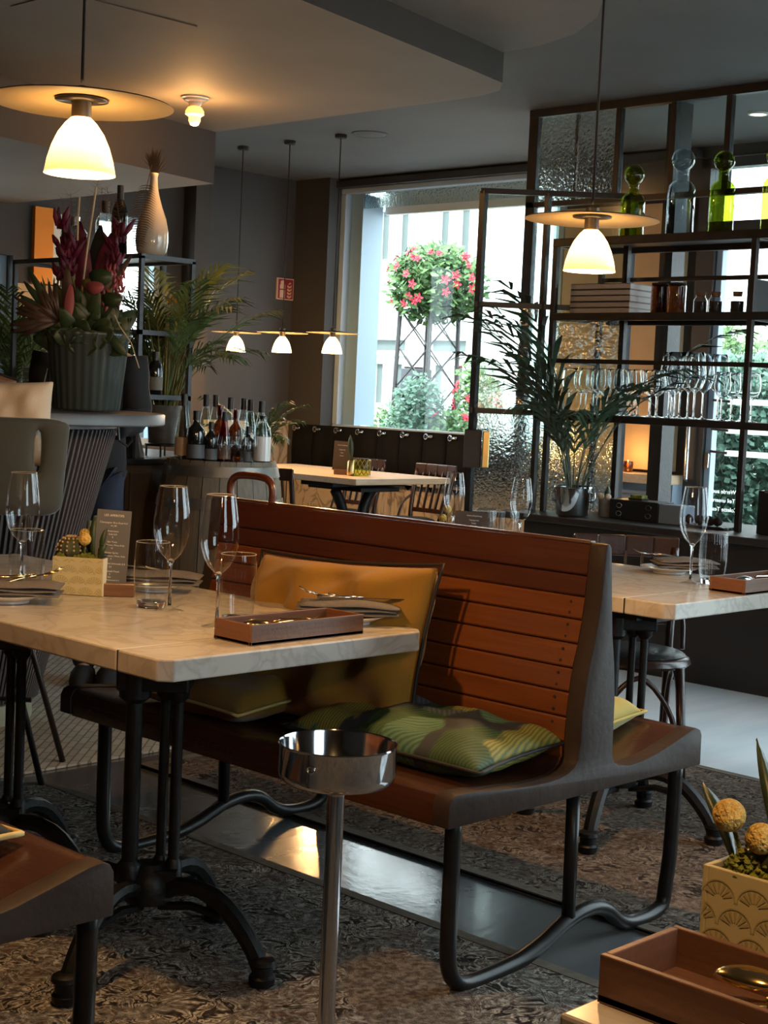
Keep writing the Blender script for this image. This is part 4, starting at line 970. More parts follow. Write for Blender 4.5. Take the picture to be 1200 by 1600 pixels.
billy(pl, (2.335+.01, 3.325-.03, TZ+.10), (2.335+.012, 3.325-.035, TZ+.145), .0165)
billy(pl, (2.335+.0, 3.325-.01, TZ+.10), (2.335+.002, 3.325-.005, TZ+.155), .015)
pad(pl, (2.335+.035, 3.325-.02, TZ+.09), (2.335+.028, 3.325, TZ+.205), .024)
pad(pl, (2.335+.05, 3.325-.01, TZ+.09), (2.335+.062, 3.325, TZ+.185), .020)
pad(pl, (2.335+.02, 3.325+.01, TZ+.09), (2.335+.005, 3.325+.02, TZ+.19), .022)
pad(pl, (2.335+.055, 3.325-.03, TZ+.09), (2.335+.075, 3.325-.05, TZ+.135), .018)
p2 = planter('cream fan-patterned planter with yellow billy buttons at the lower right edge', (1.36, .735, TZ), 0, .115, .118, .103, .8)
cactus_ball(p2, (1.352, .728, TZ+.116), .033); cactus_ball(p2, (1.335, .70, TZ+.108), .028)
billy(p2, (1.332, .765, TZ+.10), (1.322, .780, TZ+.152), .0165)
billy(p2, (1.335, .752, TZ+.10), (1.325, .745, TZ+.136), .0155)
pad(p2, (1.35, .735, TZ+.10), (1.40, .80, TZ+.215), .0085, 'leafd', .003); pad(p2, (1.36, .71, TZ+.10), (1.40, .715, TZ+.20), .012, 'leafd', .003)
pad(p2, (1.325, .77, TZ+.10), (1.40, .86, TZ+.155), .010, 'leafd', .003)
ms = G(); rd = random.Random(5)
for k in range(160):
    u = rd.random(); a = rd.uniform(0, 6.28); q = rd.random()**.5*.022
    ms.ball((1.325+q*cos(a), .757+q*sin(a), TZ+.098+rd.random()*.036*(1-q/.03)), rd.uniform(.002, .0045), 5)
stuff(ms.build('moss_tuft', 'moss', p2))
# small planter over the bench back, lantern and flower on the window table
p3 = planter('small planter with yellow billy buttons seen over the bench back by the glass screen', (4.98, 4.36, .684), 0, .10, .10, .07, .8)
billy(p3, (4.95, 4.38, .75), (4.95, 4.385, .825), .018); billy(p3, (4.98, 4.34, .75), (4.97, 4.34, .785), .018); billy(p3, (4.95, 4.40, .75), (4.94, 4.40, .785), .018)
t = thing('glass_lantern', 'small lime glass lantern beside the menu card on the window table', 'lantern', (7.05, 7.0, .775))
G().lathe([(.01,.004),(.052,.004),(.056,.01),(.056,.105),(.052,.11)], 12, (7.05, 7.0, .775)).build('glass', 'lime', t, smooth='auto')
g = G()
for k in range(12):
    a = 2*pi*k/12; p = lambda q, z: (7.05+.0575*cos(q), 7.0+.0575*sin(q), .775+z)
    g.tube([p(a, .005), p(a+pi/6, .055), p(a, .108)], .0016, 4); g.tube([p(a, .005), p(a-pi/6, .055), p(a, .108)], .0016, 4)
g.build('mesh', 'stemy', t)
t = thing('bud_vase', 'slim bud vase with a yellow flower and dark leaf on the window table', 'vase', (6.97, 7.02, .775))
G().lathe([(.004,.002),(.024,.002),(.026,.02),(.024,.09),(.018,.10)], 14, (6.97, 7.02, .775)).build('vase', 'brass', t, smooth=True)
billy(t, (6.97, 7.02, .86), (6.965, 7.025, .955), .017); pad(t, (6.97, 7.02, .86), (6.95, 7.02, 1.04), .022)
# table that carries the setting seen over the bench back
t = thing('side_table', 'small dark table behind the bench back carrying two stemmed glasses', 'table', (4.93, 4.15, 0))
G().box(4.72, 5.12, 3.82, 4.50, .66, .683).build('tabletop', 'panel', t, bevel=.003)
G().tube([(4.93, 4.15, .02), (4.93, 4.15, .66)], .025, 12).build('column', 'iron', t, smooth=True)
G().lathe([(.01,0),(.19,0),(.19,.012),(.03,.03)], 24, (4.93, 4.15, 0)).build('foot', 'iron', t, smooth='auto')
# ================================================================== GLASS SHELF ON THE LOW WALL
t = thing('steel_shelf', 'black steel open shelf unit on the low wall, holding bottles, books and wine glasses', 'shelf', (6.55, 4.1, .735))
ys = (4.955, 3.795, 2.75)
for x in (6.345, 6.745):
    for y in ys: G().box(x-.014, x+.014, y-.014, y+.014, .736, 2.104).build('upright', 'steel', t, bevel=.002)
for z, th in ((2.145, .042), (1.765, .038), (1.252, .036)):
    g = G().box(6.33, 6.36, 2.74, 4.97, z-th, z).box(6.73, 6.76, 2.74, 4.97, z-th, z).box(6.36, 6.73, 4.94, 4.97, z-th, z).box(6.36, 6.73, 2.74, 2.77, z-th, z).box(6.36, 6.73, 3.78, 3.81, z-th, z)
    o = g.build('shelf_frame', 'steel', t, bevel=.003)
    G().box(6.355, 6.735, 2.765, 4.945, z-.014, z-.006).build('shelf_board', 'steel' if z > 1.5 else 'tumb', o)
for x, z in ((6.345, 1.52), (6.745, 1.965)):
    G().box(x-.010, x+.010, 2.75, 4.955, z-.011, z+.011).build('guard_rail', 'steel', t)
for y in ys[:2]: G().box(6.345, 6.745, y-.009, y+.009, 1.511, 1.53).build('side_rail', 'steel', t)
# upper glazed partition above/behind the shelf
gp = thing('glazed_partition', 'rust-dark steel framed glass partition reaching the ceiling above the bottle shelf', 'partition', (6.87, 4.5, .735))
PX = 6.87
PY = [5.58, 4.98, 4.63, 4.30, 3.97, 3.64, 3.31]
def pb(y, wd, z0, z1, nm='bar', m='steel'): return G().box(PX-.02, PX+.02, y-wd/2, y+wd/2, z0, z1).build(nm, m, gp, bevel=.003)
pb(5.56, .065, .90, CEIL-.02, 'corner_post')
for y in PY[1:]: pb(y, .034, 2.42, CEIL-.03)
for y in (4.86, 3.6): pb(y, .028, .736, 2.42)
G().box(PX-.022, PX+.022, 3.2, 5.59, CEIL-.045, CEIL-.002).build('top_rail', 'steel', gp)
G().box(PX-.02, PX+.02, 3.2, 5.59, 2.395, 2.425).build('middle_rail', 'steel', gp)
for a, b_ in zip(PY, PY[1:]):
    G().box(PX-.003, PX+.003, b_+.017, a-.017, 2.425, CEIL-.045).build('pane', 'cath2' if a > 5.5 else 'paneg', gp)
G().box(PX-.003, PX+.003, 4.875, 5.52, .80, 2.395).build('pane', 'paneg', gp); 
G().box(PX+.03, PX+.045, 5.28, 5.30, 2.425, CEIL-.045).build('strut', 'walnut', gp)
# diagonal glass screen left of the shelf
sc = thing('glass_screen', 'dark framed folding screen of rippled glass panes beside the window', 'screen', (6.15, 5.30, 0))
A = Vector((6.15, 5.30, 0)); Bv = Vector((6.655, 4.72, 0)); dv = (Bv-A).normalized(); LS = (Bv-A).length
def sp(u, z): p = A+dv*u; return (p.x, p.y, z)
lv = [.70, 1.245, 1.80, 2.385]
for u, wd in ((0, .035), (.335, .026), (.38, .026), (LS-.01, .03)):
    if u == .38: continue
    G().beam(sp(u, .42), sp(u, 2.385), wd, .03).build('stile', 'steel', sc)
for z in lv: G().beam(sp(-.017, z), sp(LS, z), .03, .028).build('rail', 'steel', sc)
for i in range(3):
    for (u0, u1) in ((.0175, .322), (.348, LS-.025)):
        nrm = Vector((-dv.y, dv.x, 0))*.003; a = Vector(sp(u0, lv[i]+.014)); b_ = Vector(sp(u1, lv[i]+.014)); up_ = Vector((0, 0, lv[i+1]-lv[i]-.028))
        P = [a-nrm, b_-nrm, b_-nrm+up_, a-nrm+up_, a+nrm, b_+nrm, b_+nrm+up_, a+nrm+up_]
        G().add(P, [(0,1,2,3),(7,6,5,4),(0,4,5,1),(1,5,6,2),(2,6,7,3),(3,7,4,0)]).build('pane', ('cath2', 'cath', 'glass')[i], sc)
t = thing('rail_end_block', 'dark wooden end block with brass plate at the end of the curtain rail', 'block', (6.12, 5.28, 1.05))
G().obox((6.10, 5.25, 1.045), (.05, .09, .20), atan2(dv.y, dv.x)+pi/2).build('block', 'panel', t, bevel=.004)
G().obox((6.13, 5.185, 1.045), (.05, .035, .19), atan2(dv.y, dv.x)+pi/2).build('brass_plate', 'brass', t, bevel=.004)
# ------------------------------------------------------------------ bottles with ball stoppers
def decanter(label, loc, m, h=.24, r=.062):
    t = thing('ball_stopper_bottle', label, 'bottle', loc)
    G().lathe([(.004,.004),(r-.006,.004),(r,.012),(r*1.0,h*.80),(r*.93,h*.90),(r*.7,h*.97),(r*.42,h*1.0),(r*.40,h*1.16),(r*.5,h*1.18)], 32, loc).build('bottle', m, t, smooth=True)
    G().ball((loc[0], loc[1], loc[2]+h*1.18+r*.78), r*.84, 24, 1, 16).build('stopper', m, t, smooth=True)
    return t
decanter('left green glass bottle with a ball stopper on the top shelf', (6.52, 4.62, 2.146), 'bgreen', .235)
decanter('clear grey glass bottle with a ball stopper on the top shelf', (6.50, 4.32, 2.146), 'bgrey', .275, .068)
decanter('right green glass bottle with a ball stopper on the top shelf', (6.50, 4.085, 2.146), 'bgreen', .26, .060)
decanter('yellowish glass bottle cut by the right edge on the top shelf', (6.50, 3.80, 2.146), 'lime', .26, .06)
# books
for i in range(5):
    z = 1.766+i*.0305; dx = (.0, .006, -.004, .003, -.002)[i]
    t = thing('book', 'pale hardback book, %s in the stack from the shelf up' % ('lowest', 'second', 'third', 'fourth', 'topmost')[i], 'book', (6.53+dx, 4.72, z), 'stack of books on the steel shelf')
    x, y = 6.53+dx, 4.715+dx
    G().box(x-.12, x+.12, y-.185, y+.185, z, z+.003).box(x-.12, x+.12, y-.185, y+.185, z+.027, z+.03).box(x-.12, x-.117, y-.185, y+.185, z, z+.03).build('cover', 'book', t)
    G().box(x-.115, x+.116, y-.181, y+.181, z+.003, z+.027).build('pages', 'page', t)
    G().box(x-.1215, x-.119, y-.185, y+.185, z-.0003, z+.004).build('dark_edge', 'bookline', t)
# jars
for i, y in enumerate((4.41, 4.31)):
    t = thing('tall_jar', ('left' if i == 0 else 'right')+' one of two tall brown glass jars beside the books', 'jar', (6.50, y, 1.766))
    G().lathe([(.004,.003),(.042,.003),(.045,.01),(.045,.14),(.04,.145)], 20, (6.50, y, 1.766)).build('jar', 'bbrown', t, smooth='auto')
    G().lathe([(.003,.145),(.043,.145),(.043,.155),(.003,.155)], 20, (6.50, y, 1.766)).build('lid', 'spice', t, smooth='auto')
for i, y in enumerate((4.16, 4.075, 3.955)):
    c = (6.48, y, 1.766)
    t = thing('spice_jar', 'small corked spice jar on the steel shelf, %s from the left' % ORD[i], 'jar', c)
    G().lathe([(.004,.002),(.031,.002),(.034,.008),(.034,.065),(.026,.078),(.022,.082),(.024,.09)], 18, c).build('jar', 'tumb', t, smooth=True)
    G().lathe([(.003,.006),(.030,.006),(.031,.06),(.003,.062)], 16, c).build('spice', 'spice', t, smooth='auto')
    G().lathe([(.003,.083),(.021,.083),(.024,.106),(.003,.107)], 14, c).build('cork', 'cork', t, smooth='auto')
t = thing('dark_book', 'dark upright book at the right end of the steel shelf', 'book', (6.55, 3.875, 1.766))
G().box(6.45, 6.66, 3.862, 3.888, 1.766, 1.93).build('cover', 'boxb', t, bevel=.003); G().box(6.455, 6.658, 3.866, 3.884, 1.769, 1.932).build('pages', 'page', t)
# wine glasses on the shelf
rd = random.Random(3)
def wineglass(loc, label, tall):
    prof = [(.034,0),(.034,.002),(.012,.005),(.004,.012),(.0036,.10),(.008,.108),(.026,.122),(.039,.15),(.041,.175),(.036,.215),(.031,.235)] if not tall else \
           [(.038,0),(.038,.002),(.012,.006),(.0042,.014),(.0038,.125),(.010,.135),(.034,.155),(.050,.195),(.052,.225),(.044,.285),(.037,.325)]
    bowl = [(r, z) for r, z in prof if z > .106]
    o = G().lathe([(.003,.0005)] + prof + [(r-.0016, z-.0004) for r, z in bowl[::-1][:-1]] + [(.003, bowl[0][1]+.006)], 20, loc).build('wine_glass', 'sglass2', loc=loc, smooth=True)
    return tag(o, label, 'glass', 'wine glasses on the steel shelf')
MT['wineshelf'] = Thin('shelf_wine_glass', (.93, .95, .95), .34, .05)
pos = []
for i in range(15): pos.append((6.44+.03*(i % 2), 4.90-.0545*i, i >= 11))
for i in range(12): pos.append((6.60+.03*(i % 2), 4.86-.067*i, i >= 8))
for i, (x, y, tall) in enumerate(pos):
    if i < 15: lb = '%s wine glass from the left in the front row on the shelf' % ORD[i]
    else: lb = '%s wine glass from the left in the back row on the shelf' % ORD[i-15]
    wineglass((x, y, 1.2525), ('tall ' if tall else '')+lb, tall)
for i in range(4):
    wineglass((6.5, 4.02-.055*i, 1.2525), 'small wine glass near the right end of the shelf, %s after the tall ones' % ORD[i], False)
# ------------------------------------------------------------------ things on the sill
def frond_mesh(L_, nl, wl, bend, seed, wid=1.0, start=.25):
    rd = random.Random(seed); g = G(); n = 12; P = []
    for i in range(n+1):
        u = i/n; P.append(Vector((L_*sin(bend*u)/bend if bend > .01 else L_*u*0, 0, L_*(1-cos(bend*u))/bend*0 + L_*(sin(bend*u)/bend if False else 0))))
    P = []; x = z = 0; 
    for i in range(n+1):
        u = i/n; P.append(Vector((x, 0, z))); a = pi/2-bend*u**1.5; x += L_/n*cos(a); z += L_/n*sin(a)
    g.tube(P, [.0045*(1-.8*i/n) for i in range(n+1)], 5)
    for k in range(nl):
        u = start+(1-start)*k/(nl-1); i = min(n-1, int(u*n)); f = u*n-i; p = P[i].lerp(P[i+1], f); d = (P[i+1]-P[i]).normalized()
        ll = wl*(.45+.55*sin(pi*min(1, (u-start)/(1-start)*.85+.12)))*rd.uniform(.85, 1.1)
        for s_ in (-1, 1):
            dr = (d*1.15+Vector((0, s_, 0))*.62+Vector((0, 0, -.12+rd.uniform(-.15, .12)))).normalized()
            w_ = .011*wid*rd.uniform(.8, 1.2); sd = d.cross(dr).cross(dr).normalized()*w_
            q1 = p+dr*ll*.45+Vector((0, 0, .01)); q2 = p+dr*ll+Vector((0, 0, -ll*.22))
            g.add([p-sd*.4, p+sd*.4, q1+sd, q1-sd, q2], [(0, 1, 2, 3), (3, 2, 4)])
    return g
def palm(name, label, c, rim, n, L_, nl, wl, m, seed, wid=1.0, spread=(.3, 1.5), az=None, cane=None, start=.25, lmin=.7):
    t = thing(name, label, 'plant', c)
    rd = random.Random(seed); masters = [frond_mesh(L_*q, nl, wl*q, 1.0+.35*k, seed+k, wid, start) for k, q in enumerate((1, .88, .78))]
    me = []
    for k, g in enumerate(masters):
        o = g.build('frond', m); me.append(o)
    for i in range(n):
        a = (rd.uniform(0, 2*pi) if az is None else rd.uniform(*az)); tl = rd.uniform(*spread)*.5
        o = me[i % 3] if i < 3 else dup(me[i % 3])
        o.parent = t; q = rim*rd.random()**.5*.8
        o.location = (q*cos(a), q*sin(a), 0); o.rotation_euler = (0, tl, a); s_ = rd.uniform(lmin, 1.05); o.scale = (s_, s_, s_)
        if cane and i < 30: pass
    return t
c = (6.235, 4.685, .7355)
t = thing('steel_wine_bucket', 'shiny steel wine bucket holding the dark palm on the low wall', 'bucket', c)
G().lathe([(.005,.004),(.075,.004),(.08,.01),(.094,.145),(.1,.148),(.098,.153),(.089,.146),(.076,.012),(.005,.01)], 36, c).build('bucket', 'chrome', t, smooth='auto')
for s_ in (-1, 1):
    d = Vector((.693, -.72, 0))*s_; p = Vector(c)
    G().tube([p+d*.088+Vector((0,0,.12)), p+d*.112+Vector((0,0,.122)), p+d*.114+Vector((0,0,.085)), p+d*.085+Vector((0,0,.075))], .005, 8).build('handle', 'chrome', t, smooth=True)
palm('bucket_palm', 'dark slender palm in the steel bucket beside the glass shelf', (6.235, 4.685, .86), .05, 19, 1.32, 10, .42, 'palmd', 11, 1.5, (.05, .75), (.3*pi, 1.72*pi), None, .30, .55)
c = (6.36, 4.70, .7355)
t = thing('candle_glass', 'small glass with a tealight beside the steel bucket', 'candle', c)
G().lathe([(.003,.004),(.025,.004),(.027,.06),(.03,.14)], 18, c).build('glass', 'tumb', t, smooth=True); G().lathe([(.003,.005),(.022,.006),(.022,.03),(.003,.03)], 14, c).build('wax', 'orangef', t)
c = (6.40, 4.597, .7355)
t = thing('cactus_pot', 'small mottled stone pot with a dark cactus and pale flowers on the low wall', 'plant pot', c)
G().lathe([(.004,.002),(.034,.002),(.037,.01),(.037,.085),(.033,.09),(.033,.08),(.004,.08)], 18, c).build('pot', 'conc', t, smooth='auto')
pad(t, (6.40, 4.595, .815), (6.402, 4.59, .895), .018, 'leafd', .01)
for dx in (-.025, .02): G().ball((6.385, 4.60+dx, .84), .017, 12).build('flower', 'beige', t, smooth=True)
t = thing('black_gift_box', 'black boxed set standing on the low wall under the shelf', 'box', (6.42, 4.40, .7355))
G().box(6.36, 6.50, 4.255, 4.545, .736, .835).build('box', 'boxb', t, bevel=.003)
for y in (4.485, 4.31):
    for z in (.765, .805): G().tube([(6.358, y+.016*cos(2*pi*k/10), z+.012*sin(2*pi*k/10)) for k in range(10)], .0025, 5, True).build('silver_emblem', 'silver', t)
t = thing('grey_box', 'pale grey box beside the black one on the low wall', 'box', (6.42, 4.19, .7355))
G().box(6.36, 6.48, 4.12, 4.25, .736, .83).build('box', 'greyp', t, bevel=.003)
t = thing('cork_dish', 'flat dish with a mossy strip lying on the black box', 'dish', (6.43, 4.43, .8355))
G().box(6.40, 6.46, 4.38, 4.46, .8355, .845).build('dish', 'spice', t); G().box(6.405, 6.455, 4.385, 4.455, .845, .86).build('moss', 'moss', t)
t = thing('slatted_tray', 'dark slatted tray at the right end of the low wall', 'tray', (6.40, 3.98, .7355))
for k in range(5): G().box(6.33+.03*k, 6.35+.03*k, 3.86, 4.11, .737, .748).build('slat', 'silver' if k % 2 else 'boxb', t)
rd = random.Random(8)
for k in range(6):
    c = (6.40+rd.uniform(-.03, .03), 4.09-.032*k, .749)
    o = G().lathe([(.004,0),(.018,.008),(.022,.02),(.016,.035),(.004,.045)], 10, c, .12, 5).build('pine_cone', 'spice', loc=c, smooth=True)
    tag(o, 'dark pine cone on the slatted tray, %s from the left' % ORD[k], 'cone', 'pine cones on the low wall')
t = thing('black_case', 'tall black case cut by the right edge on the low wall', 'box', (6.42, 3.66, .7355))
G().box(6.34, 6.48, 3.54, 3.695, .736, .94).build('case', 'boxb', t, bevel=.004); G().box(6.335, 6.34, 3.58, 3.66, .93, .945).build('latch', 'silver', t)
# tealights on the vestibule ledge
for i, (y, z) in enumerate(((5.72, .881), (6.25, .881))):
    c = (8.18, y, z)
    t = thing('tealight', ('amber tealight glowing behind the wine glasses on the oak ledge', 'amber tealight on the oak ledge beside the palm')[i], 'candle', c)
    G().lathe([(.004,.002),(.03,.002),(.036,.05),(.034,.07)], 16, c).build('holder', 'bbrown', t, smooth=True)
    G().lathe([(.002,.03),(.009,.045),(.007,.062),(.001,.08)], 10, c).build('flame', 'bulb', t, smooth=True)
    l = bpy.data.lights.new('candle_light', 'POINT'); l.energy = 2.2; l.color = (1, .55, .2); l.shadow_soft_size = .03
    o = bpy.data.objects.new('candle_light', l); COL.objects.link(o); o.parent = t; o.location = (-.02, 0, .12)
t = thing('glass_vase', 'clear flower vase with pale stems on the oak ledge behind the shelf', 'vase', (8.2, 5.95, .881))
G().lathe([(.004,.003),(.04,.003),(.045,.02),(.045,.18),(.05,.2)], 18, (8.2, 5.95, .881)).build('vase', 'tumb', t, smooth=True)
for k in range(5): G().tube([(8.2, 5.95+.01*k-.02, .89), (8.2, 5.95+.03*k-.06, 1.25)], .004, 5).build('stem', 'stemy', t)
# ================================================================== SIGN, PICTURE
t = thing('fire_extinguisher_sign', 'small red fire extinguisher sign on the dark wall beside the window', 'sign', (8.12, 8.98, 2.09))
G().box(8.03, 8.20, 8.985, 9.0, 2.01, 2.175).build('plate', 'signw', t)
G().box(8.037, 8.193, 8.983, 8.986, 2.017, 2.168).build('red_field', 'red', t)
def onsign(poly, nm): G().prism([(8.037+u*.156, 2.017+v*.151) for u, v in poly], 8.9815, 8.984).build(nm, 'signw', t)
onsign([(.12,.04),(.46,.04),(.46,.44),(.12,.44)], 'extinguisher_body'); onsign([(.12,.50),(.46,.50),(.46,.70),(.42,.80),(.40,.90),(.30,.94),(.18,.90),(.13,.80),(.20,.80),(.12,.70)], 'extinguisher_head')
for k in range(4): onsign([(.60,.10+.17*k),(.74,.04+.17*k),(.88,.10+.17*k),(.90,.22+.17*k),(.78,.13+.17*k),(.62,.20+.17*k)], 'flame')
onsign([(.66,.78),(.74,.74),(.86,.80),(.80,.88),(.75,.82)], 'flame')
struct(G().box(5.69, 6.12, 8.985, 8.999, 1.25, 1.94), 'trim_10', 'tancl')
t = thing('orange_canvas', 'tall bright orange canvas with a white edge on the left wall behind the flowers', 'picture', (5.90, 8.98, 2.1))
G().box(5.815, 5.965, 8.96, 9.0, 1.95, 2.46).build('orange_panel', 'picture', t, bevel=.003)
G().box(5.967, 6.03, 8.965, 9.0, 1.95, 2.43).build('white_panel', 'white', t, bevel=.003)
# ================================================================== SIDEBOARD, BARREL, BOTTLES
t = thing('sideboard', 'brown oak sideboard with black top under the metal display rack', 'cabinet', (4.95, 6.75, 0))
G().box(4.60, 5.45, 6.22, 7.55, .0, .90).build('body', 'oak', t)
G().box(4.57, 5.48, 6.19, 7.58, .90, .93).build('top', 'boxb', t, bevel=.004)
for y0, y1 in ((6.24, 6.66), (6.68, 7.09), (7.11, 7.53)):
    d = G().box(4.585, 4.60, y0, y1, .06, .86).build('door', 'oak', t, bevel=.003)
    G().box(4.578, 4.586, y0+.05, y1-.05, .12, .80).build('door_panel', 'oak', d, bevel=.004)
for x0, x1 in ((4.62, 5.02), (5.04, 5.44)): G().box(x0, x1, 6.205, 6.22, .06, .86).build('side_panel', 'oak', t, bevel=.003)
bc = (4.905, 5.85, 0)
t = thing('wine_barrel', 'weathered oak wine barrel crowded with bottles behind the tram bench', 'barrel', bc)
ns = 22
def br(z): return .268+.062*(1-((z-.475)/.475)**2)
for i in range(ns):
    a0, a1 = 2*pi*i/ns+.006, 2*pi*(i+1)/ns-.006; g = G(); zs = [0, .12, .3, .475, .65, .83, .95]
    for z in zs:
        for a in (a0, (a0+a1)/2, a1):
            g.v.append((bc[0]+br(z)*cos(a), bc[1]+br(z)*sin(a), z))
        g.v.append((bc[0]+(br(z)-.02)*cos((a0+a1)/2), bc[1]+(br(z)-.02)*sin((a0+a1)/2), z))
    for k in range(len(zs)-1):
        for j in range(4): j2 = (j+1) % 4; g.f.append((4*k+j, 4*k+j2, 4*k+4+j2, 4*k+4+j))
    g.f += [(0,1,2,3), tuple(4*(len(zs)-1)+j for j in (3,2,1,0))]
    g.build('stave', 'stave', t, smooth='auto')
G().lathe([(.003,.930),(.262,.930),(.262,.915),(.003,.915)], 32, bc).build('head', 'stave', t)
for z in (.03, .18, .72, .875): G().lathe([(br(z)+.003, z), (br(z)+.005, z), (br(z+.05)+.005, z+.05), (br(z+.05)+.002, z+.05)], 40, bc).build('hoop', 'hoop', t, smooth='auto')
BT = .9305
def bottle(label, u, v, kind, h=.32, r=.037):               # u across (camera right), v towards the back, on the barrel head
    c = (bc[0]+.693*u+.72*v, bc[1]-.72*u+.693*v, BT)
    gm, cap, m2 = {'flute': ('bpale', 'boxb', None), 'clear': ('bclear', 'boxb', None), 'dark': ('bdark', 'boxb', None), 'red': ('bred', 'boxb', None), 'brown': ('bbrown', 'bred', None), 'white': ('bclear', 'boxb', 1)}[kind]
    t = thing('bottle', label, 'bottle', c, 'bottles on the wine barrel')
    if kind in ('flute', 'clear', 'red'): pr = [(.004,.003),(r,.003),(r*1.02,.02),(r*.98,h*.40),(r*.80,h*.58),(r*.52,h*.74),(r*.38,h*.84),(r*.36,h*.985)]
    elif kind == 'white': pr = [(.004,.003),(r,.003),(r,h*.62),(r*.9,h*.74),(r*.5,h*.85),(r*.42,h*.88),(r*.42,h*.97)]
    else: pr = [(.004,.003),(r,.003),(r,h*.58),(r*.9,h*.66),(r*.42,h*.75),(r*.36,h*.80),(r*.36,h*.97)]
    G().lathe(pr, 20, c).build('glass', gm, t, smooth=True)
    G().lathe([(r*.42,h*.82 if kind != 'white' else h*.93),(r*.43,h*.995),(r*.35,h),(.002,h)], 14, c).build('capsule', cap, t, smooth='auto')
    if kind in ('flute', 'clear', 'red', 'white', 'dark'):
        lab = {'flute': 'ledge', 'clear': 'china', 'red': 'walnut', 'white': 'china', 'dark': 'card'}[kind]
        G().lathe([(r*1.035,h*.10),(r*1.035,h*.36 if kind != 'white' else h*.58)], 20, c).build('label', lab, t, smooth=True)
bl = [('tall clear bottle at the left end of the barrel top', -.19, -.03, 'flute', .335, .040), ('pale bottle behind the squat dark bottle on the barrel', -.10, .12, 'flute', .335, .036), ('squat dark bottle in front on the barrel top', -.115, -.12, 'dark', .255, .043),
      ('tall pale bottle with slim cap, fourth from the left on the barrel', -.055, .14, 'flute', .335, .034), ('brown liqueur bottle with red cap on the barrel', -.02, .05, 'brown', .285, .034), ('small dark bottle beside the squat one on the barrel', -.045, -.10, 'dark', .205, .032),
      ('clear bottle with red drink in the middle of the barrel', .025, .09, 'clear', .325, .036), ('red liqueur bottle in the middle of the barrel top', .015, -.06, 'red', .255, .034), ('amber bottle behind the small glasses on the barrel', .065, -.01, 'brown', .27, .034),
      ('clear bottle with black capsule right of the barrel middle', .09, .10, 'clear', .325, .036), ('clear bottle close beside another, third from the right on the barrel', .128, .07, 'clear', .32, .034), ('tall clear bottle second from the right on the barrel', .185, .04, 'clear', .315, .036),
      ('white frosted bottle with black stopper at the right end of the barrel', .205, -.085, 'white', .245, .042), ('dark half bottle near the right end of the barrel', .135, -.08, 'dark', .19, .030)]
for b_ in bl: bottle(*b_)
for i, (u, v) in enumerate(((.03, -.185), (.075, -.16), (.12, -.175), (.165, -.15))):
    c = (bc[0]+.693*u+.72*v, bc[1]-.72*u+.693*v, BT)
    o = G().lathe([(.024,0),(.024,.002),(.006,.006),(.0035,.02),(.0035,.05),(.012,.058),(.026,.085),(.027,.105),(.021,.14)], 18, c).build('tasting_glass', 'wineshelf', loc=c, smooth=True)
    tag(o, 'small tasting glass at the front of the barrel top, %s from the left' % ORD[i], 'glass', 'tasting glasses on the barrel')
# ------------------------------------------------------------------ palms at the back
def pot(label, c, r, h, m='conc', nm='flower_pot'):
    t = thing(nm, label, 'plant pot', c)
    G().lathe([(.005,.003),(r*.86,.003),(r,h*.9),(r*1.05,h*.9),(r*1.05,h),(r*.93,h),(r*.9,h*.86),(.005,h*.86)], 28, c).build('pot', m, t, smooth='auto')
    G().lathe([(.004,h*.9),(r*.9,h*.88)], 20, c).build('soil', 'soil', t); return t
c = (4.965, 6.40, .931)
t = thing('pot_stand', 'small black metal stand under the palm pot on the sideboard', 'stand', c)
for k in range(4):
    a = pi/4+k*pi/2; G().tube([(c[0]+.085*cos(a), c[1]+.085*sin(a), c[2]), (c[0]+.085*cos(a), c[1]+.085*sin(a), c[2]+.06)], .006, 6).build('leg', 'steel', t)
G().lathe([(.08,.055),(.095,.055),(.095,.066),(.08,.066)], 24, c).build('ring', 'steel', t)
pot('dark mottled pot of the areca palm on the sideboard', (4.965, 6.40, .998), .088, .20)
palm('areca_palm', 'bright areca palm with arching fronds in the pot behind the bottles', (4.965, 6.40, 1.17), .05, 34, .84, 13, .30, 'palm', 21, .70, (.05, 1.05), None, None, .42)
tt = bpy.data.objects['areca_palm']
for k in range(26):
    a = random.uniform(0, 2*pi); q = .06*random.random()**.5; q2 = .05+.16*random.random()
    G().tube([(4.965+q*cos(a), 6.40+q*sin(a), 1.15), (4.965+(q+q2*.4)*cos(a), 6.40+(q+q2*.4)*sin(a), 1.40), (4.965+(q+q2)*cos(a), 6.40+(q+q2)*sin(a), 1.66)], [.006, .005, .003], 5).build('cane', 'stemy', tt, smooth=True)
palm('corner_palm', 'green palm at the far left edge beside the display rack', (5.0, 7.85, 1.10), .05, 28, .95, 15, .34, 'palm', 31, .75, (.05, 1.0), None, None, .3)
pot('dark pot of the palm at the far left edge', (5.0, 7.85, .92), .12, .20)
t = thing('plant_stool', 'dark stool under the palm pot at the far left', 'stool', (5.0, 7.85, 0))
G().lathe([(.003,.89),(.17,.89),(.17,.918),(.003,.918)], 24, (5.0, 7.85, 0)).build('seat', 'oak', t, smooth='auto')
for k in range(4):
    a = k*pi/2; G().tube([(5.0+.12*cos(a), 7.85+.12*sin(a), .89), (5.0+.17*cos(a), 7.85+.17*sin(a), 0)], .014, 8).build('leg', 'oak', t)
palm('spider_plant', 'small pale spider plant behind the barrel, against the marble dado', (5.83, 6.66, .93), .03, 16, .42, 10, .14, 'palm', 41, .8, (.5, 1.6), None, None, .35)
pot('small pot of the spider plant behind the barrel', (5.83, 6.66, .80), .075, .12)
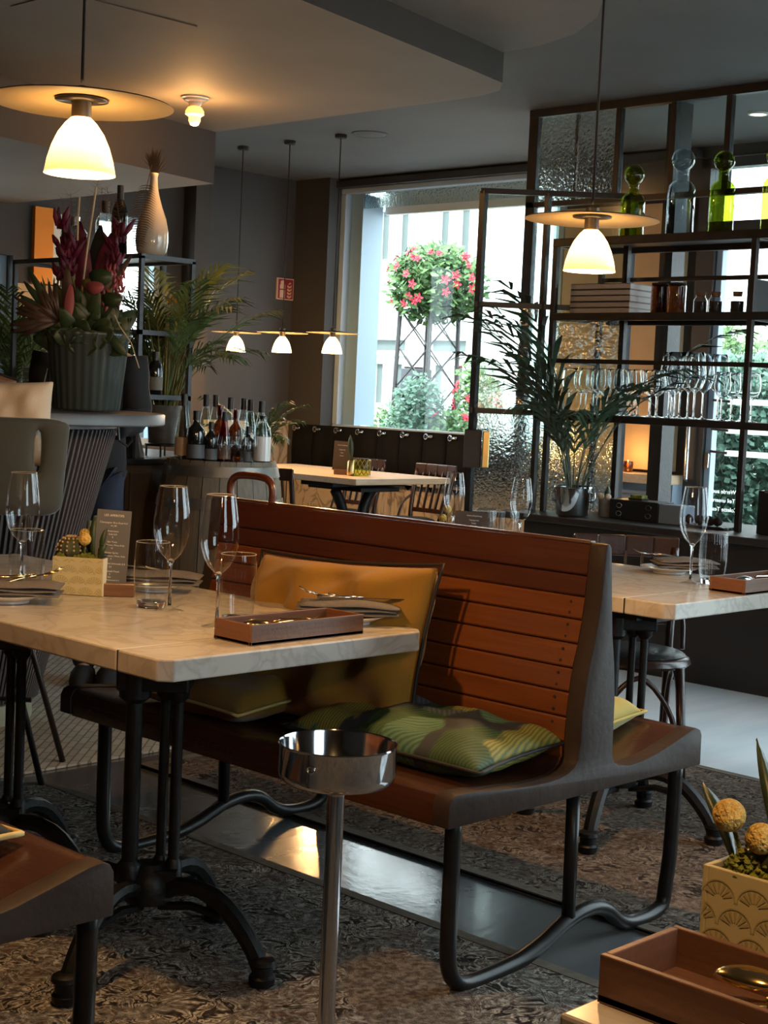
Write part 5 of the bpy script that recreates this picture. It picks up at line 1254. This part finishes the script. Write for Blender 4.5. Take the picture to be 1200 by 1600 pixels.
t = thing('pot_column', 'dark slim column under the spider plant pot', 'stand', (5.83, 6.66, 0)); G().lathe([(.003,0),(.10,0),(.10,.02),(.03,.03),(.03,.77),(.09,.78),(.09,.799),(.003,.799)], 20, (5.83, 6.66, 0)).build('column', 'steel', t, smooth='auto')
# ------------------------------------------------------------------ display rack with vase
rx0, ry0 = 4.66, 6.225; rx1, ry1 = 4.98, 7.36
t = thing('display_rack', 'thin grey metal display rack on the sideboard behind the flower arrangement', 'shelf', ((rx0+rx1)/2, (ry0+ry1)/2, .931))
for x in (rx0, rx1):
    for y in (ry0, ry1): G().box(x-.011, x+.011, y-.011, y+.011, .931, 1.935).build('upright', 'slab', t)
for z in (1.935, 1.56, 1.24):
    g = G().box(rx0-.011, rx1+.011, ry0-.011, ry0+.011, z-.012, z+.012).box(rx0-.011, rx1+.011, ry1-.011, ry1+.011, z-.012, z+.012).box(rx0-.011, rx0+.011, ry0+.011, ry1-.011, z-.012, z+.012).box(rx1-.011, rx1+.011, ry0+.011, ry1-.011, z-.012, z+.012)
    o = g.build('shelf_frame', 'slab', t)
    G().box(rx0+.011, rx1-.011, ry0+.011, ry1-.011, z+.002, z+.008).build('shelf_board', 'slab', o)
c = (4.82, 6.36, 1.948)
t = thing('ivory_vase', 'tall ivory bottle-shaped vase on top of the display rack', 'vase', c)
G().lathe([(.01,.0),(.062,.003),(.078,.03),(.084,.08),(.082,.13),(.070,.19),(.048,.25),(.030,.31),(.021,.355),(.018,.40),(.024,.42),(.019,.422)], 36, c).build('vase', 'vase', t, smooth=True)
def plume(name, label, base, top, wd, n, m, loc, curl=0, tail=.5):
    b_ = Vector(base); tp = Vector(top); d = tp-b_; sd = Vector((.693, -.72, 0)); g = G()
    o = G().tube([b_, b_.lerp(tp, .5)+sd*curl, tp], [.0022, .0018, .0008], 5).build(name, m, loc=loc); tag(o, label, 'feather')
    for k in range(n):
        u = .25+.75*k/n
        p = b_.lerp(tp, u)+sd*curl*4*u*(1-u); L_ = wd*(sin(pi*min(1, (u-.2)/.8*.9+.05)))**.5
        for s_ in (-1, 1):
            q = p+sd*s_*L_+d.normalized()*L_*-.15*0+Vector((0, 0, -.35*L_)); mid = p.lerp(q, .5)+Vector((0, 0, .12*L_))
            w_ = Vector((0, 0, .0022)); g.add([p-w_, p+w_, mid+w_, mid-w_, q], [(0,1,2,3),(3,2,4)])
    stuff(g.build('barbs', m, o)); return o
plume('long_feather', 'long brown feather hanging in front of the ivory vase', (4.762, 6.305, 2.40), (4.722, 6.345, 1.985), .075, 26, 'feather', (4.74, 6.33, 1.95), -.012)
o = tag(G().tube([(4.82, 6.36, 2.35), (4.82, 6.36, 2.45)], .003, 5).build('plume_tuft', 'feather', loc=(4.80, 6.35, 2.3)), 'tuft of brown plumes at the mouth of the ivory vase', 'feather')
CF_ = Vector((.7205, .6934, 0)); g = G(); rd = random.Random(4)
for k in range(150):
    a = rd.gauss(0, .36); L_ = rd.uniform(.06, .13); u = rd.uniform(-.012, .012); p = Vector((4.82+.693*u, 6.36-.72*u, 2.355+rd.uniform(0, .03))); q = p-CF_*.03+Vector((.693*sin(a)*L_*.8, -.72*sin(a)*L_*.8, L_*cos(a)))
    w_ = Vector((.003, -.003, 0)); g.add([p-w_, p+w_, q], [(0,1,2)])
stuff(g.build('barbs', 'feather', o))
def simple_bottle(name, label, c, m, h, r, cap='boxb', lab=None):
    t = thing(name, label, 'bottle', c)
    G().lathe([(.004,.002),(r,.002),(r,h*.62),(r*.8,h*.72),(r*.38,h*.80),(r*.36,h*.98)], 20, c).build('glass', m, t, smooth=True)
    G().lathe([(r*.42,h*.80),(r*.42,h*1.0),(.002,h)], 14, c).build('capsule', cap, t, smooth='auto')
    if lab: G().lathe([(r*1.03,h*.12),(r*1.03,h*.42)], 18, c).build('label', lab, t, smooth=True)
simple_bottle('bottle', 'dark bottle on top of the display rack left of the ivory vase', (4.74, 6.53, 1.948), 'bdark', .36, .042)
simple_bottle('bottle', 'clear bottle with light top on the display rack behind the purple flowers', (4.80, 6.74, 1.948), 'bclear', .30, .05)
simple_bottle('bottle', 'clear wide bottle on top of the display rack behind the left purple flowers', (4.74, 6.93, 1.948), 'bclear', .22, .07, 'silver')
for i, (x, y) in enumerate(((4.72, 6.30), (4.74, 6.40), (4.80, 6.27))): simple_bottle('bottle', 'dark wine bottle with pale label on the lower rack shelf, %s of three' % ('left', 'middle', 'right')[(1, 0, 2)[i]], (x, y, 1.249), 'bdark', .22, .038, 'boxb', 'stave')
for i, (y, x) in enumerate(((6.26, 4.88), (6.31, 4.94))):
    t = thing('orange_flower', ('left' if i == 0 else 'right')+' one of two orange flowers glowing in the display rack', 'flower', (x, y, 1.569))
    G().tube([(x, y, 1.57), (x, y, 1.72)], .003, 5).build('stem', 'stemy', t)
    for k in range(6):
        a = 2*pi*k/6; G().add([(x, y, 1.715), (x+.022*cos(a-.3), y+.022*sin(a-.3), 1.74), (x+.042*cos(a), y+.042*sin(a), 1.75), (x+.022*cos(a+.3), y+.022*sin(a+.3), 1.74)], [(0,1,2,3)]).build('petal', 'orangef', t, solid=.002)
for i in range(5):
    z = 1.02+.032*i
t = thing('paper_stack', 'stack of grey-green folded cloths at the left of the display rack', 'cloth', (4.82, 7.20, 1.249))
for i in range(5): G().box(4.70, 4.94, 7.06, 7.33, 1.25+.024*i, 1.271+.024*i).build('folded_cloth', 'palebase', t, bevel=.004)
t = thing('waisted_stand', 'black waisted stool-like stand seen right of the big flower pot', 'stand', (4.72, 6.27, .931))
G().lathe([(.004,0),(.075,0),(.075,.01),(.042,.13),(.07,.26),(.07,.27),(.004,.27)], 20, (4.725, 6.36, .931)).build('body', 'boxb', t, smooth='auto')
# ================================================================== ROUND RIBBED BAR WITH FLOWERS
cc = (3.066, 5.183, 0)
t = thing('ribbed_bar', 'round bar with grey vertical ribs tapering down to a pale green foot', 'bar', cc)
G().lathe([(.004,0),(.285,0),(.29,.02),(.285,.085),(.26,.10),(.004,.10)], 48, cc).build('foot', 'palebase', t, smooth='auto')
G().lathe([(.004,.10),(.30,.10),(.565,1.13),(.004,1.13)], 64, cc).build('drum', 'ribback', t, smooth='auto')
proto = None; nr = 132
for k in range(nr):
    a = 2*pi*k/nr
    if proto is None:
        g = G().beam((cc[0]+.302, cc[1], .10), (cc[0]+.572, cc[1], 1.13), .0095, .020); proto = g.build('rib', 'rib', t)
    else: dup(proto, t, rot=(0, 0, a))
G().lathe([(.004,1.13),(.58,1.13),(.58,1.145),(.755,1.147),(.76,1.152),(.76,1.184),(.755,1.19),(.004,1.19)], 72, cc).build('slab_top', 'slab', t, smooth='auto')
G().tube([(cc[0]+.50, cc[1]-.30, 1.14), (cc[0]+.505, cc[1]-.305, 1.08), (cc[0]+.53, cc[1]-.325, 1.06), (cc[0]+.545, cc[1]-.335, 1.085)], .006, 6).build('bag_hook', 'steel', t)
pc = (3.395, 4.852, 1.191)
t = thing('fluted_pot', 'tall grey-green fluted flower pot on the round bar', 'plant pot', pc)
pr = [(.118,.004),(.124,.01),(.150,.27),(.162,.285),(.162,.295),(.150,.295),(.140,.27)]
G().lathe([(.004,.004)]+pr, 112, pc, .018, 28).build('pot', 'potg', t, smooth=True)
G().lathe([(.004,.26),(.146,.262)], 24, pc).build('soil', 'soil', t)
t = thing('flower_arrangement', 'large arrangement of burgundy flowers, dark leaves and feathers in the fluted pot', 'flowers', (pc[0], pc[1], 1.46))
rd = random.Random(12); CR = Vector((.693, -.72, 0)); CF = Vector((.7205, .6934, 0))
def fp(u, v, w_=0): return Vector((pc[0], pc[1], 1.46))+CR*u+Vector((0, 0, v))+CF*w_
def leafblade(a, b_, wd, m, bend=.02, nm='leaf', n=8):
    a = Vector(a); b_ = Vector(b_); d = b_-a; sd = d.cross(CF).normalized(); g = G()
    for i in range(n+1):
        u = i/n; q = wd*max(.02, sin(pi*(u*.93+.05))**.75); c = a+d*u-CF*bend*sin(pi*u)
        g.v += [tuple(c-sd*q), tuple(c+CF*wd*.3), tuple(c+sd*q)]
    for i in range(n): g.f += [(3*i, 3*i+1, 3*i+4, 3*i+3), (3*i+1, 3*i+2, 3*i+5, 3*i+4)]
    return g.build(nm, m, t, smooth=True, solid=.0015)
for u, v, w_ in ((-.10,.10,.03),(-.05,.14,-.06),(.02,.12,-.09),(.07,.10,-.05),(.11,.07,.0),(0,.16,.04),(-.08,.02,-.10),(.05,.03,-.12),(-.03,.05,-.13),(.10,.0,-.09),(-.12,.03,-.04),(.0,-.01,-.14)):
    for k in range(8):
        q = fp(u*1.1+rd.uniform(-.07, .07), v*1.1+rd.uniform(-.07, .07), w_+rd.uniform(-.03, .03)); leafblade(fp(u*.6, v*.3-.02, w_*.6), q, rd.uniform(.022, .04), 'leafd')
def amaranth(base, top, n, m, s_=1.0):               # cluster of finger-like plumes
    b_ = Vector(base); tp = Vector(top)
    G().tube([fp(0, 0), b_.lerp(fp(0, 0), .3), b_], .004, 5).build('stem', 'stemy', t)
    g = G()
    for k in range(n):
        u = rd.random(); p = b_.lerp(tp, u)+CR*rd.uniform(-.028, .028)*s_*(1-.4*u)+CF*rd.uniform(-.03, .02)
        d = (CR*rd.uniform(-.7, .7)+Vector((0, 0, 1))-CF*rd.uniform(-.2, .5)).normalized()*rd.uniform(.035, .07)*s_
        g.tube([p, p+d*.5, p+d], [.006*s_, .010*s_, .003*s_], 6)
    g.build('flower_plume', m, t, smooth=True)['kind'] = 'stuff'
amaranth(fp(-.075, .28, -.03), fp(-.105, .42, -.02), 34, 'burg', 1.15)
amaranth(fp(-.09, .20, -.05), fp(-.06, .34, -.05), 30, 'burg', 1.1)
amaranth(fp(.085, .24, -.03), fp(.115, .40, -.02), 34, 'burg', 1.1)
for k in range(7):
    a = (-.08+.02*k); amaranth(fp(.07+.01*k, .10+.035*(k % 4), -.06), fp(.09+.02*(k % 3), .15+.04*(k % 4), -.06), 8, 'pinkf', .6)
for a, b_, wd in (((.0,.12,0),(-.045,.44,0),.03), ((.02,.12,0),(.03,.43,.02),.035), ((.03,.15,-.02),(.075,.40,0),.028), ((-.02,.10,-.03),(-.02,.38,-.02),.026), ((.02,.12,-.05),(.12,.28,-.05),.02), ((.03,.10,-.02),(.16,.32,-.03),.016)):
    leafblade(fp(*a), fp(*b_), wd, 'brom' if wd < .025 else 'ribback' if wd > .031 else 'burg', .02, 'dark_leaf')
for k in range(13):                                  # bronze bromeliad rosette on the left
    a = radians(95+9*k); L_ = rd.uniform(.13, .2)
    leafblade(fp(-.09, .06, -.10), fp(-.09+L_*cos(a)*1.0, .05+L_*sin(a)*.9, -.10), .010, 'brom', .03, 'bromeliad_leaf')
for k in range(5): leafblade(fp(-.09, .06, -.10), fp(-.21-.014*k, .25-.05*k, -.10), .015, 'leafd', .02, 'bromeliad_leaf')
leafblade(fp(-.06, .05, -.11), fp(-.065, .27, -.10), .020, 'brom', .0, 'bromeliad_leaf'); leafblade(fp(-.055, .05, -.12), fp(-.045, .20, -.12), .018, 'pinkf', .0, 'bromeliad_leaf')
for (u, v, w_, m, r) in ((.045, .185, -.15, 'pinkf', .030), (.06, .225, -.13, 'palmd', .038), (.105, .145, -.13, 'leafd', .034), (.015, .20, -.10, 'stemy', .026)):
    g = G(); n = 16; p = fp(u, v, w_)
    g.v = [tuple(p)] + [tuple(p+CR*r*1.15*cos(2*pi*k/n)*(1-.25*cos(2*pi*k/n+2))+Vector((0, 0, r*.8*sin(2*pi*k/n)))-CF*.012*cos(2*pi*k/n)) for k in range(n)]
    g.f = [(0, 1+k, 1+(k+1) % n) for k in range(n)]; g.build('anthurium', m, t, smooth=True, solid=.003)
leafblade(fp(.09, .03, -.12), fp(.17, -.06, -.13), .018, 'leafd', .01)
G().tube([fp(.12, .09, -.13), fp(.14, .05, -.13), fp(.185, -.01, -.13), fp(.215, -.10, -.12)], .0022, 5).build('tendril', 'cane', t)
for u0, v0, u1, v1 in ((-.02, .10, .025, .56), (-.035, .36, -.036, .52)):
    G().tube([fp(u0, v0, -.08), fp((u0+u1)/2, (v0+v1)/2, -.08), fp(u1, v1, -.06)], .004, 6).build('cane_stick', 'cane', t)
g = G()
for k in range(9):
    base = fp(-.1+.03*k, .38+.015*(k % 3), .02); tip = base+CR*rd.uniform(-.05, .06)+Vector((0, 0, .14+rd.uniform(0, .08)))
    for q in range(18):
        uu = q/18; p = base.lerp(tip, uu)
        for s_ in (-1, 1):
            e = p+CR*s_*rd.uniform(.02, .05)+Vector((0, 0, rd.uniform(.0, .035))); w_ = Vector((0, 0, .0006)); g.add([p-w_, p+w_, e], [(0,1,2)])
    g.tube([base, tip], .001, 4)
stuff(g.build('feather_plumes', 'feather', t))
# ================================================================== GREEN VELVET BAR CHAIR
t = thing('bar_chair', 'tall bar chair with grey-green velvet back and thin black legs at the left edge', 'chair', (2.655, 4.43, 0))
def bcp(u, w_, z): p = Vector((2.675, 4.40, 0))+CR*u+CF*w_; return (p.x, p.y, z)
n = 10; g = G()                                         # curved back shell with a handle slot near the right end
cols = [-.26, -.21, -.15, -.09, -.03, .03, .09, .13, .175, .192, .225, .26]
def bw(u): return -.08*(1-(u/.30)**2)+.06
vs = []
for i, u in enumerate(cols):
    for z, k in ((.855, 0), (.93, .004), (1.0, .006), (1.07, .006), (1.14, .004), (1.178, 0)):
        sk = (z-.855)*.07*(1 if u > .2 else 0); vs.append(bcp(u+sk, bw(u)-k, z-(.02 if abs(u) > .24 and z > 1.17 else 0)+(.02 if abs(u) > .24 and z < .86 else 0)))
fs = [(6*i+j, 6*i+j+1, 6*i+6+j+1, 6*i+6+j) for i in range(11) for j in range(5) if not (i == 8 and 2 <= j < 4)]
G().add(vs, fs).build('backrest', 'velvet', t, smooth=True, solid=.03, sub=1)
G().lathe([(.004,.64),(.19,.64),(.21,.655),(.21,.69),(.18,.71),(.004,.715)], 28, (2.655, 4.43, 0)).build('seat', 'leather', t, smooth='auto')
for u, w_ in ((-.17, -.16), (.17, -.16), (-.17, .16), (.17, .16)):
    G().tube([(2.655+.693*u*.7+.72*w_*.7, 4.43-.72*u*.7+.693*w_*.7, .64), (2.655+.693*u*1.75+.72*w_*1.0, 4.43-.72*u*1.75+.693*w_*1.0, .0095)], .0105, 8).build('leg', 'steel', t, smooth=True)
G().tube([(2.655+.693*u*1.3, 4.43-.72*u*1.3, .25) for u in (-.17, .17)], .008, 6).build('foot_bar', 'steel', t)
for u in (-.16, .16): G().tube([bcp(u, .05, .66), bcp(u, .0, .90)], .010, 8).build('back_bracket', 'steel', t)
# ================================================================== PERSON BEHIND THE BAR
def skin_body(name, m, parent, joints, edges, root, sub=2):
    me = bpy.data.meshes.new(name); me.from_pydata([Vector(p)-Vector(parent.location) for p, r in joints], edges, []); me.materials.append(MT[m])
    o = bpy.data.objects.new(name, me); COL.objects.link(o); o.parent = parent
    sk = o.modifiers.new('skin', 'SKIN'); sk.use_smooth_shade = True
    if not me.skin_vertices: me.skin_vertices.new() if hasattr(me.skin_vertices, 'new') else None
    lay = me.skin_vertices[0].data
    for i, (p, r) in enumerate(joints): lay[i].radius = r if isinstance(r, tuple) else (r, r); lay[i].use_root = (i == root)
    s_ = o.modifiers.new('sub', 'SUBSURF'); s_.levels = sub; s_.render_levels = sub
    return o
po = Vector((3.845, 5.475, 0))
t = thing('person', 'person in black shirt and blue jeans holding a dark menu behind the flower pot', 'person', po)
def pp(u, z, w_=0): return po+CR*u+CF*w_+Vector((0, 0, z))
J = [(pp(0,.98),(.10,.075)),(pp(0,1.15),(.125,.09)),(pp(0,1.33),(.15,.10)),(pp(0,1.44),(.075,.065)),(pp(0,1.50),(.055,.055)),(pp(0,1.56,-.02),(.07,.08)),(pp(0,1.65,-.01),(.078,.09)),(pp(0,1.70,0),(.05,.06)),
     (pp(-.17,1.40),.055),(pp(-.215,1.16,.0),.040),(pp(-.15,1.12,-.20),.028),(pp(-.12,1.13,-.26),.022),(pp(.17,1.40),.055),(pp(.205,1.16,.0),.040),(pp(.13,1.10,-.20),.028),(pp(.09,1.11,-.26),.022),
     (pp(-.045,.88),.070),(pp(-.01,.50,.0),.056),(pp(.015,.09,.02),.034),(pp(.015,.03,-.10),.030),(pp(.075,.88),.070),(pp(.09,.50,.0),.056),(pp(.125,.09,.02),.034),(pp(.125,.03,-.10),.030)]
EE = [(0,1),(1,2),(2,3),(3,4),(4,5),(5,6),(6,7),(2,8),(8,9),(9,10),(10,11),(2,12),(12,13),(13,14),(14,15),(0,16),(16,17),(17,18),(18,19),(0,20),(20,21),(21,22),(22,23)]
skin_body('body', 'skin', t, J, EE, 0)
def grow(r, q): return (r[0]+q, r[1]+q) if isinstance(r, tuple) else (r+q, r+q)
sh_ = G(); zz = [(.905,.165,.118),(.95,.170,.122),(1.05,.163,.115),(1.15,.158,.112),(1.28,.178,.118),(1.38,.185,.112),(1.43,.150,.095),(1.465,.085,.075),(1.485,.068,.066)]
for z_, a_, b_ in zz:
    for k in range(24):
        p_ = pp(a_*cos(2*pi*k/24), z_, b_*sin(2*pi*k/24)); sh_.v.append(tuple(p_))
for i in range(len(zz)-1):
    for k in range(24): sh_.f.append((24*i+k, 24*i+(k+1) % 24, 24*i+24+(k+1) % 24, 24*i+24+k))
sh_.build('shirt', 'blackc', t, smooth=True)
for q in (8, 12):
    a_, b_, c_ = J[q][0], J[q+1][0], J[q+2][0]
    G().tube(smoothpts([a_+Vector((0, 0, .015)), a_.lerp(b_, .5), b_, b_.lerp(c_, .5), b_.lerp(c_, .85)], 3), [.075]*3+[.068]*3+[.060]*3+[.052]*3+[.046], 12).build('sleeve', 'blackc', t, smooth=True)
skin_body('jeans', 'jeans', t, [(pp(0,.93),(.120,.095))] + [(J[i][0], grow(J[i][1], .026)) for i in (16,17)] + [(pp(.015,.05,.02), .058)] + [(J[i][0], grow(J[i][1], .026)) for i in (20,21)] + [(pp(.125,.05,.02), .058)], [(0,1),(1,2),(2,3),(0,4),(4,5),(5,6)], 0)
for s_ in (-1, 1):
    sh = G().lathe([(.01,.0),(.05,.002),(.055,.02),(.048,.06),(.03,.085),(.005,.09)], 16).xf(Matrix.Diagonal((1, 2.3, 1, 1))).xf(Matrix.Rotation(RT, 4, 'Z')).xf(Matrix.Translation(pp(.07+.055*s_, 0.0, -.03))); sh.build('shoe', 'blackc', t, smooth=True)
    for k in range(5):                                   # four fingers and a thumb curled round the card
        if k < 4: a = pp(s_*.11-.012*s_*0, 1.135-.018*k, -.255); b_ = pp(s_*.075, 1.140-.018*k, -.30); c_ = pp(s_*.045, 1.137-.018*k, -.285)
        else: a = pp(s_*.10, 1.15, -.25); b_ = pp(s_*.075, 1.165, -.262); c_ = pp(s_*.05, 1.165, -.262)
        G().tube([a, b_, c_], [.0095, .0085, .007], 8).build('finger' if k < 4 else 'thumb', 'skin', t, smooth=True)
    G().ball(pp(s_*.031, 1.635, -.085), .011, 10).build('eye', 'white', t, smooth=True)
    G().ball(pp(s_*.031, 1.635, -.0945), .005, 8).build('pupil', 'boxb', t, smooth=True)
    G().ball(pp(s_*.082, 1.625, -.0), .018, 8, 1.6).build('ear', 'skin', t, smooth=True)
G().tube([pp(0, 1.645, -.088), pp(0, 1.62, -.104), pp(0, 1.603, -.112), pp(0, 1.597, -.095)], [.008, .011, .014, .01], 8).build('nose', 'skin', t, smooth=True)
G().tube([pp(-.024, 1.572, -.088), pp(0, 1.570, -.098), pp(.024, 1.572, -.088)], [.004, .007, .004], 6).build('mouth', 'pinkf', t, smooth=True)
G().ball((0, 0, 0), .1, 20).xf(Matrix.Diagonal((.94, 1.06, .98, 1))).xf(Matrix.Rotation(RT, 4, 'Z')).xf(Matrix.Translation(pp(0, 1.67, .022))).build('hair', 'hair', t, smooth=True)
mn = thing('held_menu', 'dark menu held by the person behind the flower pot', 'menu', pp(-.06, 1.10, -.29))
mm = Matrix.Translation(pp(-.045, 1.21, -.282)) @ Matrix.Rotation(RT, 4, 'Z') @ Matrix.Rotation(radians(12), 4, 'Y')
G().box(-.10, .10, -.004, .004, -.12, .12).xf(mm).build('cover', 'boxb', mn)
G().box(-.101, -.097, -.005, .005, -.12, .12).box(-.097, .10, -.005, .005, -.1215, -.117).xf(mm).build('lit_edge', 'beige', mn)  # beige strips paint the light caught by the menu's left and bottom edges
# ================================================================== STREET PLANTING BEYOND THE WINDOW
def bush(name, label, c, rx, rz_, n, m, leaf=.05, flowers=0, fm='redfl', seed=1, trunk=None, dense=1.0):
    t = thing(name, label, 'plant', c); rd = random.Random(seed); g = G()
    for k in range(n):
        while True:
            p = Vector((rd.uniform(-1, 1), rd.uniform(-1, 1), rd.uniform(-1, 1)))
            if .30 < p.length < 1: break
        q = Vector((c[0]+p.x*rx, c[1]+p.y*rx, c[2]+p.z*rz_)); d = Vector((rd.gauss(0, 1), rd.gauss(0, 1), rd.gauss(.3, 1))).normalized(); s_ = d.orthogonal().normalized()*leaf*.32; L_ = leaf*rd.uniform(.6, 1.2)
        g.add([q, q+d*L_*.5+s_, q+d*L_, q+d*L_*.5-s_], [(0,1,2,3)])
    stuff(g.build('foliage', m, t))
    f0_ = None
    for k in range(flowers):
        a = rd.uniform(pi*.55, pi*1.6); e = rd.uniform(-.7, .9)
        q = Vector((rx*1.02*cos(a)*cos(e), rx*1.02*sin(a)*cos(e), rz_*sin(e)))
        if f0_ is None:
            h_ = G()
            for j in range(5):
                b_ = 2*pi*j/5; h_.add([(0,0,0), (.032*cos(b_-.45), .032*sin(b_-.45), .012), (.05*cos(b_), .05*sin(b_), .008), (.032*cos(b_+.45), .032*sin(b_+.45), .012)], [(0,1,2,3)])
            h_.ball((0, 0, .008), .010, 6); f0_ = o = h_.build('flower', fm); o.parent = t
        else: o = dup(f0_, t)
        s_ = rd.uniform(.75, 1.15); o.location = q; o.rotation_euler = q.to_track_quat('Z', 'Y').to_euler(); o.scale = (s_, s_, s_)
    return t
GB = -.2
bush('flower_ball', 'round hanging mass of green leaves and red flowers on the street trellis', (10.5, 9.57, 2.34), .46, .37, 3600, 'bushg', .085, 34, 'redfl', 3)
t = thing('trellis_obelisk', 'tall dark lattice trellis tower under the red flower ball outside', 'trellis', (10.5, 9.64, GB))
for dx in (-.19, .19):
    for dy in (-.19, .19): G().tube([(10.5+dx*1.2, 9.66+dy*1.2, GB), (10.5+dx, 9.64+dy, 2.10)], .022, 6).build('post', 'rust', t)
g = G()
for s_ in range(4):
    a = [(-.19,-.19),(.19,-.19),(.19,.19),(-.19,.19)]; p, q = a[s_], a[(s_+1) % 4]
    for k in range(6):
        z0, z1 = .0+.35*k, .35+.35*k
        G().tube([(10.5+p[0], 9.64+p[1], z0), (10.5+q[0], 9.64+q[1], z1)], .008, 4).build('lattice_bar', 'rust', t); G().tube([(10.5+q[0], 9.64+q[1], z0), (10.5+p[0], 9.64+p[1], z1)], .008, 4).build('lattice_bar', 'rust', t)
    G().tube([(10.5+p[0], 9.64+p[1], 2.09), (10.5+q[0], 9.64+q[1], 2.09)], .014, 6).build('top_bar', 'rust', t)
t = thing('street_planter', 'anthracite planter box behind the conifer outside the window', 'planter', (10.8, 10.05, GB))
G().box(10.7, 10.95, 9.98, 10.16, GB, 1.57).build('box', 'dkbox', t, bevel=.01); G().box(10.72, 10.93, 10.0, 10.14, 1.571, 1.585).build('soil', 'soil', t)
bush('conifer', 'small blue-green conifer in front of the trellis outside the window', (10.05, 9.30, .86), .32, .66, 5200, 'conif', .055, 0, 'redfl', 5)
bush('flower_bush', 'red-flowered bush left of the conifer outside the window', (10.2, 9.76, .98), .24, .24, 900, 'bushg', .065, 8, 'redfl', 6)
bush('flower_bush', 'red-flowered bush right of the conifer outside, lowest by the curtain rail', (10.1, 8.92, .98), .26, .22, 900, 'bushg', .065, 12, 'redfl', 7)
bush('flower_bush', 'taller red-flowered bush beside the glass screen outside the window', (10.5, 8.98, 1.32), .24, .42, 1300, 'bushg', .065, 14, 'redfl', 8)
bush('hedge_plant', 'green leafy shrub seen through the glass door at right', (10.2, 6.1, 1.0), .62, .75, 9000, 'conif', .08, 3, 'redfl', 9)
bush('hedge_plant', 'bright leafy shrub behind the wine glasses at right, outside', (10.9, 6.75, 1.65), .45, .35, 1400, 'bushg', .08, 0, 'redfl', 10)
for i, (x, y, z, h) in enumerate(((10.05, 9.30, .25, .45), (10.2, 9.76, .78, .82), (10.1, 8.92, .80, .84), (10.5, 8.92, .9, 1.1), (10.2, 6.1, .3, .5), (10.9, 6.75, 1.35, 1.55))):
    t = thing('planter_box', 'tall grey planter box under the %s outside' % ('conifer', 'left flower bush', 'right flower bush', 'tall flower bush', 'shrub by the glass door', 'bright shrub by the door')[i], 'planter', (x, y, GB))
    G().prism([(x-.14, y-.14), (x+.14, y-.14), (x+.16, y+.14), (x-.14, y+.14)], GB, z, 'z').build('box', 'dkbox', t, bevel=.01); G().box(x-.12, x+.12, y-.12, y+.12, z+.0005, z+.012).build('soil', 'soil', t)
